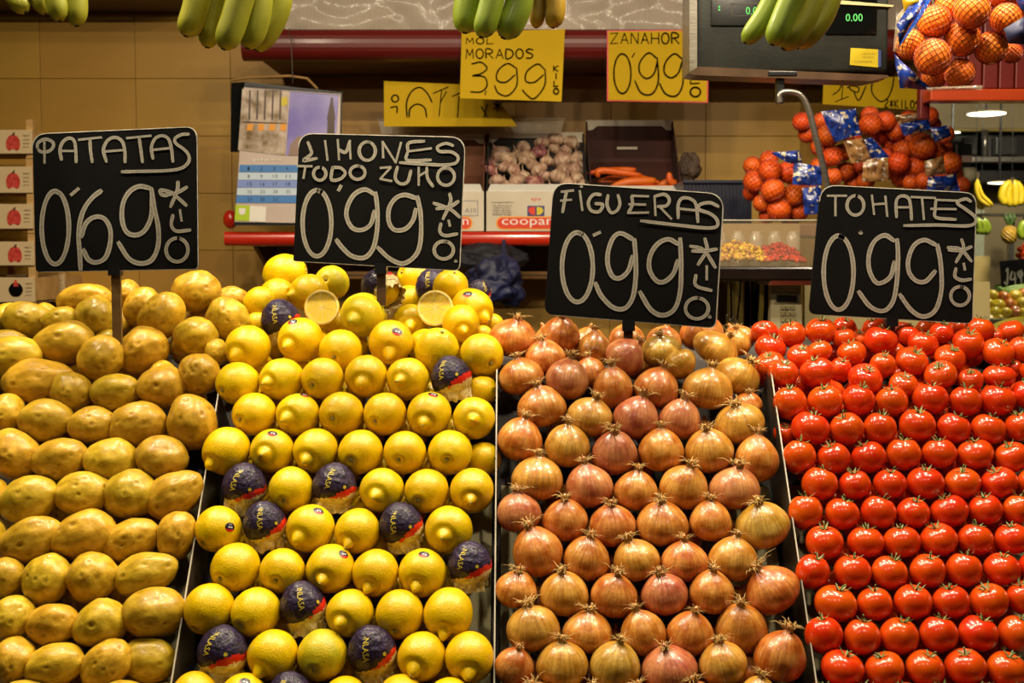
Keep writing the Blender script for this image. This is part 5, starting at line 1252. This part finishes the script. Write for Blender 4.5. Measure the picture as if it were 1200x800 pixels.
part('case_leg', join(box(P0.x+.01, P0.x+.025, YN+.15, YN+.17, 0, P0.z-.03), box(P1.x-.025, P1.x-.01, YN+.15, YN+.17, 0, P0.z-.03)), m_black, case)
part('back_panel', box(P0.x, P1.x, YN+.217, YN+.22, P0.z, P1.z), M('case_back', '#6a5434', '#8a7048', 4, .5), case)
for k in range(5):
    x = P0.x+.02+k*.045; tag(part('snack_jar', join(([Vector((x+.02, YN+.15, P0.z))+Vector(v) for v in lathe([(0, .085), (.012, .085), (.013, .078), (.018, .07), (.018, .004), (0, 0)], 14)[0]], lathe([(0, .085), (.012, .085), (.013, .078), (.018, .07), (.018, .004), (0, 0)], 14)[1])), m_clear, None, True), 'small clear jar standing in the snack case, '+ORD[k+1]+' from left', 'jar', 'jars in the snack case')
def heap(name, label, cat, px0, px1, pyt, Y0, mats, n, r):
    gs = []; mi = []; base = ico(2); V = []; F = []; MI = []
    for k in range(n):
        u, v = rq.random(), rq.random(); x = at(px0+(px1-px0)*u, 300, Y0).x; h = (1-abs(u-.5)*1.0)*.7+.3
        z = P0.z+.003+rq.random()*0+(at(0, pyt, Y0).z-P0.z)*h*(.25+.75*v); y = Y0+.015+v*.10; s = r*rq.uniform(.75, 1.25); nn = len(V)
        e = Quaternion((rq.random(), rq.random(), rq.random(), rq.random())).normalized()
        for q in base[0]: V.append(Vector((x, y, z))+e @ Vector((q.x*s*1.3, q.y*s, q.z*s*.7)))
        F += [tuple(i+nn for i in f) for f in base[1]]; MI += [rq.randrange(len(mats))]*len(base[1])
    o = part(name, (V, F), mats, None, True, None, MI); tag(o, label, cat); o['kind'] = 'stuff'
heap('mixed_nuts', 'heap of tan and yellow nuts at the left of the clear case', 'nuts', 838, 905, 283, YN, [M('nut_tan', '#b08038', '#c89850', 9, .5), M('nut_brown', '#8a5420', '#a06c30', 9, .5), M('nut_yellow', '#c8a010', '#d8b020', 9, .5)], 260, .0058)
heap('dried_fruit', 'heap of red dried fruit at the right of the clear case', 'dried fruit', 895, 946, 285, YN, [M('dried_red', '#a81c08', '#c83410', 9, .4), M('dried_dark_red', '#801004', '#9c2008', 9, .4)], 240, .0055)
# utensils
rail = empty('utensil_rail', at(875, 322, 3.26), 'dark rail with metal hooks below the clear snack case', 'rail')
m_dark = M('dark_metal', '#1c1612', '#2c2420', 10, .35, metal=.7)
part('rail_bar', tube([at(842, 320, 3.26), at(912, 320, 3.26)], .005, 8), m_dark, rail)
part('rail_support', box(at(876, 0, 3.27).x, at(876, 0, 3.27).x+.02, 3.266, 3.285, 0, at(0, 320, 3.27).z), m_dark, rail)
for k, x in enumerate((848, 861, 874, 884, 894)):
    part('hook', tube([at(x-3, 322, 3.25), at(x+3, 321, 3.25)], .0032, 6), m_steel, rail)
for k, (xt, xb, yb, lb) in enumerate([(855, 857, 372, 'leftmost thin wire tongs hanging below the rail'), (868, 864, 375, 'wire tongs with open tips, second on the rail'), (881, 882, 392, 'black handled scoop hanging in the middle of the rail'), (888, 884, 392, 'dark long ladle hanging next to the scoop'), (898, 896, 392, 'rightmost dark spatula beside the card terminal')]):
    A = at(xt, 322, 3.245); B = at(xb, yb, 3.245); u = empty('kitchen_utensil', B, lb, 'utensil')
    part('handle', tube([A, (A+B)/2+Vector((.002, 0, 0)), B], .0022 if k < 2 else .006, 8), m_dark, u, True)
    if k < 2: part('hook_tip', tube(spline([B, B+Vector((-.006, 0, -.008)), B+Vector((-.012, 0, .004)), B+Vector((.0, 0, .014))], 4), .0018, 6), m_steel, u, True)
    else: part('blade', ([B+Vector((v.x*.010, v.y*.006, v.z*.030)) for v in ICO4[0]], ICO4[1]), m_steel, u, True)
term = empty('card_terminal', at(921, 392, 3.05), 'off white keypad device with dark screen behind the tomatoes', 'keypad')
m_off = M('offwhite_plastic', '#a89c78', '#b4a884', 6, .5)
def tq(pts, Y, d=.03): return prism([at(x, y, Y) for x, y in pts], Vector((0, d, 0)))
part('terminal_body', tq([(904, 335), (938, 333), (941, 410), (902, 410)], 3.05), m_off, term)
part('screen', tq([(911, 345.5), (934, 346), (934, 354), (910, 353.5)], 3.047, .004), M('lcd_dark', '#1c1c18', rough=.3), term)
part('screen_bezel', tq([(909, 343), (936, 343), (936, 356), (908, 356)], 3.0485, .002), M('bezel_beige', '#8a7e5c'), term)
for r in range(4):
    for c in range(3): part('key', tq([(915+c*6, 358+r*7), (919.5+c*6, 358+r*7), (919.5+c*6, 362.5+r*7), (915+c*6, 362.5+r*7)], 3.046, .005), M('key_beige', '#94885e'), term)
pn = part('partition_panel', tq([(943, 330), (1160, 330), (1160, 470), (943, 470)], 3.2, .02), M('pale_partition', '#a89868', '#b4a474', 3, .5)); tag(pn, 'pale partition panel behind the tomatoes and their sign', 'panel')
pm = part('partition_panel', box(at(838, 0, 3.6).x, at(905, 0, 3.6).x, 3.64, 3.66, .4, at(0, 318, 3.64).z), M('olive_partition', '#8a7430', '#9a843c', 3, .5)); tag(pm, 'olive tan panel behind the hanging utensils', 'panel')

# ------------------------------------------------------------------ RIGHT SIDE: beam, post, slatted front
bm_ = empty('wooden_canopy_frame', at(1145, 118, 3.0), 'red varnished wooden beam with upright boards at the upper right', 'wooden frame')
YB = 3.0; m_rw = M('orange_red_wood', '#8c2808', '#b04010', 3, .35, stretch=(.4, 4, 4), coat=.4)
part('beam', bbox_(at(1093, 0, YB).x, at(1260, 0, YB).x, YB, YB+.06, at(0, 118, YB).z, at(0, 104, YB).z, .003), m_rw, bm_)
for k in range(7):
    x0 = 1095+k*19; part('upright_board', bbox_(at(x0+.5, 0, YB+.03).x, at(x0+18, 0, YB+.03).x, YB+.02, YB+.04, at(0, 104, YB+.02).z, at(0, -60, YB+.02).z, .003), m_redshelf, bm_)
part('post', bbox_(at(1081, 0, YB+.06).x, at(1093, 0, YB+.06).x, YB+.061, YB+.09, at(0, 136, YB).z, at(0, -60, YB).z, .003), m_redshelf, bm_)
for z in (2.35,): part('top_beam', box(at(1075, 0, YB).x, at(1260, 0, YB).x, YB, YB+.06, at(0, -75, YB).z, at(0, -60, YB).z), m_rw, bm_)

# ------------------------------------------------------------------ FAR STALL on the right
YFAR = 6.5
fw = part('wall_far', box(at(1085, 0, 7.4).x-.3, 6, 7.4, 7.5, 0, 3.4), M('far_wall', '#8a7a58', '#a0906a', 2, .6)); fw['kind'] = 'structure'
dk = empty('dark_shelving', at(1160, 205, 7.0), 'dark shelving with steel rails and machines in the far stall', 'shelving')
part('cabinet', box(at(1095, 0, 7.0).x, at(1300, 0, 7.0).x, 7.0, 7.35, at(0, 212, 7.0).z, at(0, 150, 7.0).z), M('far_black', '#0a0806', '#14100c', 3, .4), dk)
part('upper_rail', bbox_(at(1110, 0, 6.9).x, at(1300, 0, 6.9).x, 6.9, 6.94, at(0, 154, 6.9).z, at(0, 150, 6.9).z, .005), M('olive_rail', '#6a5a28', '#84733a', 5, .4), dk)
part('lower_rail', bbox_(at(1144, 0, 6.85).x, at(1300, 0, 6.85).x, 6.85, 6.9, at(0, 190, 6.85).z, at(0, 183, 6.85).z, .005), m_steel, dk)
part('steel_post', tube([at(1154, 184, 6.88), at(1154, 152, 6.88)], .018, 10), m_steel, dk, True); part('slim_rail', tube([at(1144, 252, 6.8), at(1290, 252, 6.8)], .008, 6), m_steel, dk)
for x0, x1 in ((1133, 1148), (1170, 1196)): part('dark_machine', bbox_(at(x0, 0, 6.95).x, at(x1, 0, 6.95).x, 6.93, 6.99, at(0, 182, 6.95).z, at(0, 160, 6.95).z, .006), M('machine_grey', '#1e1c1a', '#2a2826', 4, .35), dk)
cl = part('ceiling', box(at(1090, 0, 6.5).x-.2, 6, 5.2, 7.4, at(0, 122, 6.6).z+.16, at(0, 122, 6.6).z+.2), M('far_ceiling', '#a08c60', '#b49e70', 2, .6)); cl['kind'] = 'structure'
m_lampe = M('lamp_glow', '#fff4d8', em=5); m_lamps = M('lamp_shade_metal', '#b0a48c', rough=.4)
for (x, y, r, lb) in ((1156, 133, 24, 'wide round glowing ceiling lamp in the far stall, largest of the three'), (1116, 155, 10, 'small glowing lamp beside the mandarin nets'), (1171, 214, 14, 'flat pale lamp hanging just above the far bananas')):
    Yl = 6.4; c = at(x, y, Yl); R = r/ppm(Yl); root = empty('ceiling_lamp', c, lb, 'lamp')
    V, F = lathe([(0, .3), (.3, .28), (.7, .18), (1, .02), (1, 0), (.93, -.01), (0, .05)], 28); part('lamp_shade', ([c+Vector((v.x*R, v.y*R, v.z*R*.5)) for v in V], F), m_lamps, root, True)
    V, F = lathe([(0, 0), (.9, 0), (.88, -.04), (.5, -.10), (0, -.12)], 28); part('glowing_diffuser', ([c+Vector((v.x*R, v.y*R, v.z*R*.8-.001)) for v in V], F), m_lampe, root, True)
    part('lamp_cord', tube([c+Vector((0, 0, R*.14)), c+Vector((0, 0, .5))], .006, 6), m_black, root)
# second black scale + paper roll near our stall
s2 = empty('till_scale', at(1132, 225, 4.4), 'black till scale with a paper roll behind the mandarin nets', 'scale')
Y2 = 4.4
part('till_column', bbox_(at(1124, 0, Y2).x, at(1144, 0, Y2).x, Y2, Y2+.1, at(0, 200, Y2).z, at(0, 168, Y2).z, .005), M('till_black', '#141414', '#1e1e1c', 6, .35), s2)
part('till_label', quad_at([(1127, 182), (1139, 182), (1139, 190), (1127, 190)], Y2-.002, .001), M('till_label', '#a88c80'), s2)
part('paper_roll', tube([at(1129, 205, Y2-.03), at(1142, 205, Y2-.03)], 9.0/ppm(Y2), 20), M('paper_roll', '#b0a888', '#c0b898', 5, .7), s2, True)
part('till_pole', box(at(1134, 0, Y2).x, at(1140, 0, Y2).x, Y2+.02, Y2+.06, 0, at(0, 205, Y2).z), M('till_black', '#141414'), s2)
# far bananas, pineapple, grapes
def far_bunch(label, pts, r, mt, Y, crown):
    root = empty('banana_bunch', at(*crown, Y), label, 'bananas'); part('crown', tube([at(crown[0], crown[1]-4, Y), at(crown[0], crown[1]+3, Y)], .012, 8), m_tip, root)
    part('hanging_cord', tube([at(crown[0], crown[1]-4, Y), at(crown[0]+2, crown[1]-150, Y)], .0015, 6), m_black, root)
    for i, p in enumerate(pts): banana([crown]+p, Y+.01*(i % 2), r, mt, root)
far_bunch('ripe yellow bananas hanging in the far stall above the pineapple', [[(178, 218), (173, 230), (178, 241)], [(183, 216), (181, 230), (183, 242)], [(188, 216), (189, 230), (188, 242)], [(193, 218), (197, 230), (193, 241)]] and [[(1178, 218), (1174, 230), (1178, 240)], [(1183, 216), (1181, 230), (1184, 242)], [(1189, 216), (1190, 230), (1189, 242)], [(1194, 218), (1197, 230), (1194, 240)]], 4.6, m_banyel, 6.0, (1186, 212))
far_bunch('yellow bananas just right of the TOMATES sign in the far stall', [[(1144, 222), (1148, 234), (1160, 242)], [(1143, 224), (1145, 238), (1153, 244)], [(1146, 218), (1151, 230), (1163, 241)]], 3.2, m_banyel, 5.6, (1144, 206))
far_bunch('green bananas low behind the right edge of the TOMATES sign', [[(1150, 260), (1152, 268), (1149, 274)], [(1154, 260), (1157, 268), (1153, 274)], [(1146, 260), (1147, 268), (1145, 274)]], 4.5, m_bang, 5.6, (1150, 256))
far_bunch('green bananas at the right picture edge beside the pineapple', [[(1198, 264), (1196, 272), (1199, 280)], [(1202, 264), (1202, 274), (1204, 282)]], 4.5, m_bang, 5.8, (1202, 258))
pa = empty('pineapple', at(1183, 284, 6.0), 'pineapple hanging crown up in the far stall', 'pineapple'); c = at(1183, 275, 6.0); s = 1/ppm(6.0)
m_pine = M('pineapple_skin', '#7a5c14', '#b08c28', 40, .6, 1, 60)
V, F = lathe([(0, 1)]+[(sin(pi*i/16)*.98, cos(pi*i/16)) for i in range(1, 16)]+[(0, -1)], 20, lambda a, i: 1+.05*cos(10*a+(i % 2)*pi)); part('fruit_body', ([c+Vector((v.x*9.5*s, v.y*9.5*s, v.z*11*s)) for v in V], F), m_pine, pa)
gs = []
for k in range(14):
    a = 2*pi*k/14*2.4; l = (16 if k > 6 else 11)*s; o_ = Vector((cos(a), sin(a), 0)); b0 = c+Vector((0, 0, 10*s)); gs.append(tube([b0, b0+o_*l*.35+Vector((0, 0, l*.6)), b0+o_*l*(.7 if k < 7 else .3)+Vector((0, 0, l*1.0))], [2*s, 1.5*s, .2*s], 5))
part('leaf_crown', join(*gs), M('pineapple_leaf', '#2e4a1c', '#50702c', 6, .6), pa)
# grapes / cherry tomatoes at the right edge
for k, (x, y) in enumerate([(1196, 292), (1200, 297), (1194, 299), (1198, 304), (1202, 309), (1195, 308), (1202, 288), (1199, 313)]):
    o = new('hanging_cherry_tomato', TOM[k % 7], None, at(x, y, 5.9)); o.scale = [4*s]*3; tag(o, 'small red fruit in the cluster at the right picture edge, '+ORD[k+1]+' of eight', 'fruit', 'red fruit cluster at the right edge')
# far small sign
fs = empty('price_sign', at(1187, 345, 5.4), 'small tilted blackboard reading 1,49 above the far apples', 'price sign')
part('board', prism([at(1172, 306, 5.4), at(1202, 303, 5.4), at(1204, 340, 5.4), at(1175, 346, 5.4)], Vector((0, .008, 0))), m_board, fs)
strokes('chalk_price', [[(1179, 318), (1181, 315), (1180, 333), (1177, 330)], [(1186, 318), (1184, 327), (1191, 326)], [(1189, 319), (1190, 334)], [(1196, 317), (1193, 320), (1195, 325), (1198, 322), (1196, 317), (1197, 332)], [(1177, 338), (1186, 336), (1200, 337)]], .0035, lambda x, y: at(x, y, 5.4), m_chalk, fs)
part('stake', box(at(1187, 0, 5.42).x-.006, at(1187, 0, 5.42).x+.006, 5.41, 5.42, at(0, 366, 5.4).z, at(0, 330, 5.4).z), m_stake, fs)
# far boards
part('tan_panel_far', box(at(1146, 0, 6.2).x, at(1168, 0, 6.2).x, 6.2, 6.22, 0, at(0, 300, 6.2).z), M('tan_panel', '#94804c', '#a8945c', 3, .5)); tag(bpy.data.objects['tan_panel_far'], 'tan rounded panel behind the far apples', 'panel'); bpy.data.objects['tan_panel_far'].name = 'tan_panel'
tag(part('notice_frame', quad_at([(1143, 246), (1154, 246), (1153, 302), (1143, 302)], 7.385, .012), M('notice_pale', '#b0b89c', '#c8ccb0', 20, .5)), 'pale framed notice beside the TOMATES sign in the far stall', 'notice')
tag(part('steel_column', box(at(1190, 0, 6.9).x, at(1196, 0, 6.9).x, 6.9, 6.93, 0, at(0, 250, 6.9).z), m_steel), 'thin steel column at the back of the far stall', 'column')
# far apples in a tray
YA = 5.0; sa = 1/ppm(YA); tray = empty('fruit_tray', at(1170, 378, YA), 'grey counter tray holding apples in the far stall', 'tray')
part('tray_front', bbox_(at(1120, 0, YA).x, at(1290, 0, YA).x, YA-.02, YA, at(0, 384, YA).z, at(0, 373, YA).z, .004), M('tray_grey', '#84806c', '#98947c', 4, .5), tray)
part('tray_base', prism([Vector((at(1120, 0, YA).x, YA, at(0, 380, YA).z)), Vector((at(1120, 0, YA).x, YA+.5, at(0, 350, YA).z)), Vector((at(1120, 0, YA).x, YA+.5, .5)), Vector((at(1120, 0, YA).x, YA, .5))], Vector((.62, 0, 0))), M('tray_grey', '#84806c'), tray)
part('tray_legs', box(at(1120, 0, YA).x+.02, at(1120, 0, YA).x+.6, YA+.05, YA+.45, 0, .5), m_black, tray)
m_apy = M('apple_yellow', '#b8a020', '#d0b830', 3, .35, coat=.3, rnd=.1); m_apr = M('apple_blush', '#b04a18', '#c8902c', 1.5, .35, coat=.3, rnd=.1)
def apple_mesh(m):
    V, F = lathe([(0, .72)]+[(sin(pi*i/20), .9*cos(pi*i/20)-.15*exp(-(pi*i/20/.35)**2)) for i in range(1, 20)]+[(0, -.8)], 24); return mesh('apple', V, F, m)
AP = [apple_mesh(m_apy), apple_mesh(m_apr)]
APS = [(1150,350,8,1),(1163,347,8,0),(1177,349,9,1),(1190,347,8,0),(1143,354,7,1),(1158,357,8,0),(1170,358,8,0),(1184,357,8,1),(1197,356,9,0),(1146,362,8,0),(1154,369,7.5,0),(1165,367,8.5,0),(1178,367,8,0),(1190,366,8,1),(1201,368,8,0),(1143,372,7,0),(1171,374,6,0),(1160,374,6,0),(1200,345,8,1),(1150,341,6,0)]
for k, (x, y, r, c) in enumerate(sorted(APS)):
    Yy = YA+.03+(376-y)/36*.28; o = new('apple', AP[c], None, at(x, y, Yy)); o.scale = [r/ppm(Yy)]*3; o.rotation_euler = (rq.uniform(-1, 1), rq.uniform(-1, 1), 0)
    tag(o, ('blushed red' if c else 'yellow green')+' apple in the far tray, '+ORD[k+1]+' counting from the left', 'apple', 'apples in the far tray')
# cucumbers / green beans behind apples
for k in range(7):
    y = 334+k*1.8; g = tube(spline([at(1166+k*3, y+3, 5.42-.01*k), at(1185, y-2+k % 3, 5.42-.01*k), at(1212, y-4, 5.42-.01*k)], 5), .011, 8)
    tag(part('green_pod', g, M('pod_green', '#4a6a18', '#7a9428', 6, .5), None, True), 'long green pod behind the far apples, '+ORD[k+1]+' from the front', 'vegetable', 'green pods behind the apples')
# melon right behind the tomatoes
V = []
c = at(1200, 396, 2.75)
for v in ICO4[0]:
    d = 1+.03*cos(10*atan2(v.y, v.z))*1.0+.03*noise.noise(v*2); V.append(c+Vector((v.x*.085, v.y*.05, v.z*.045))*d)
tag(part('melon', (V, ICO4[1]), M('melon_skin', '#6a6014', '#8f8424', 4, .5, .5, 20), None, True), 'yellow green ribbed melon behind the tomatoes at the right edge', 'melon')
ms = empty('side_counter', (c.x+.1, 2.7, 0), 'grey side counter behind the tomatoes carrying the melon', 'counter')
zc = c.z-.046
part('counter_top', bbox_(.93, 1.6, 2.55, 3.1, zc-.02, zc, .004), M('tray_grey', '#84806c'), ms); part('counter_body', box(.95, 1.58, 2.57, 3.08, 0, zc-.021), m_black, ms)
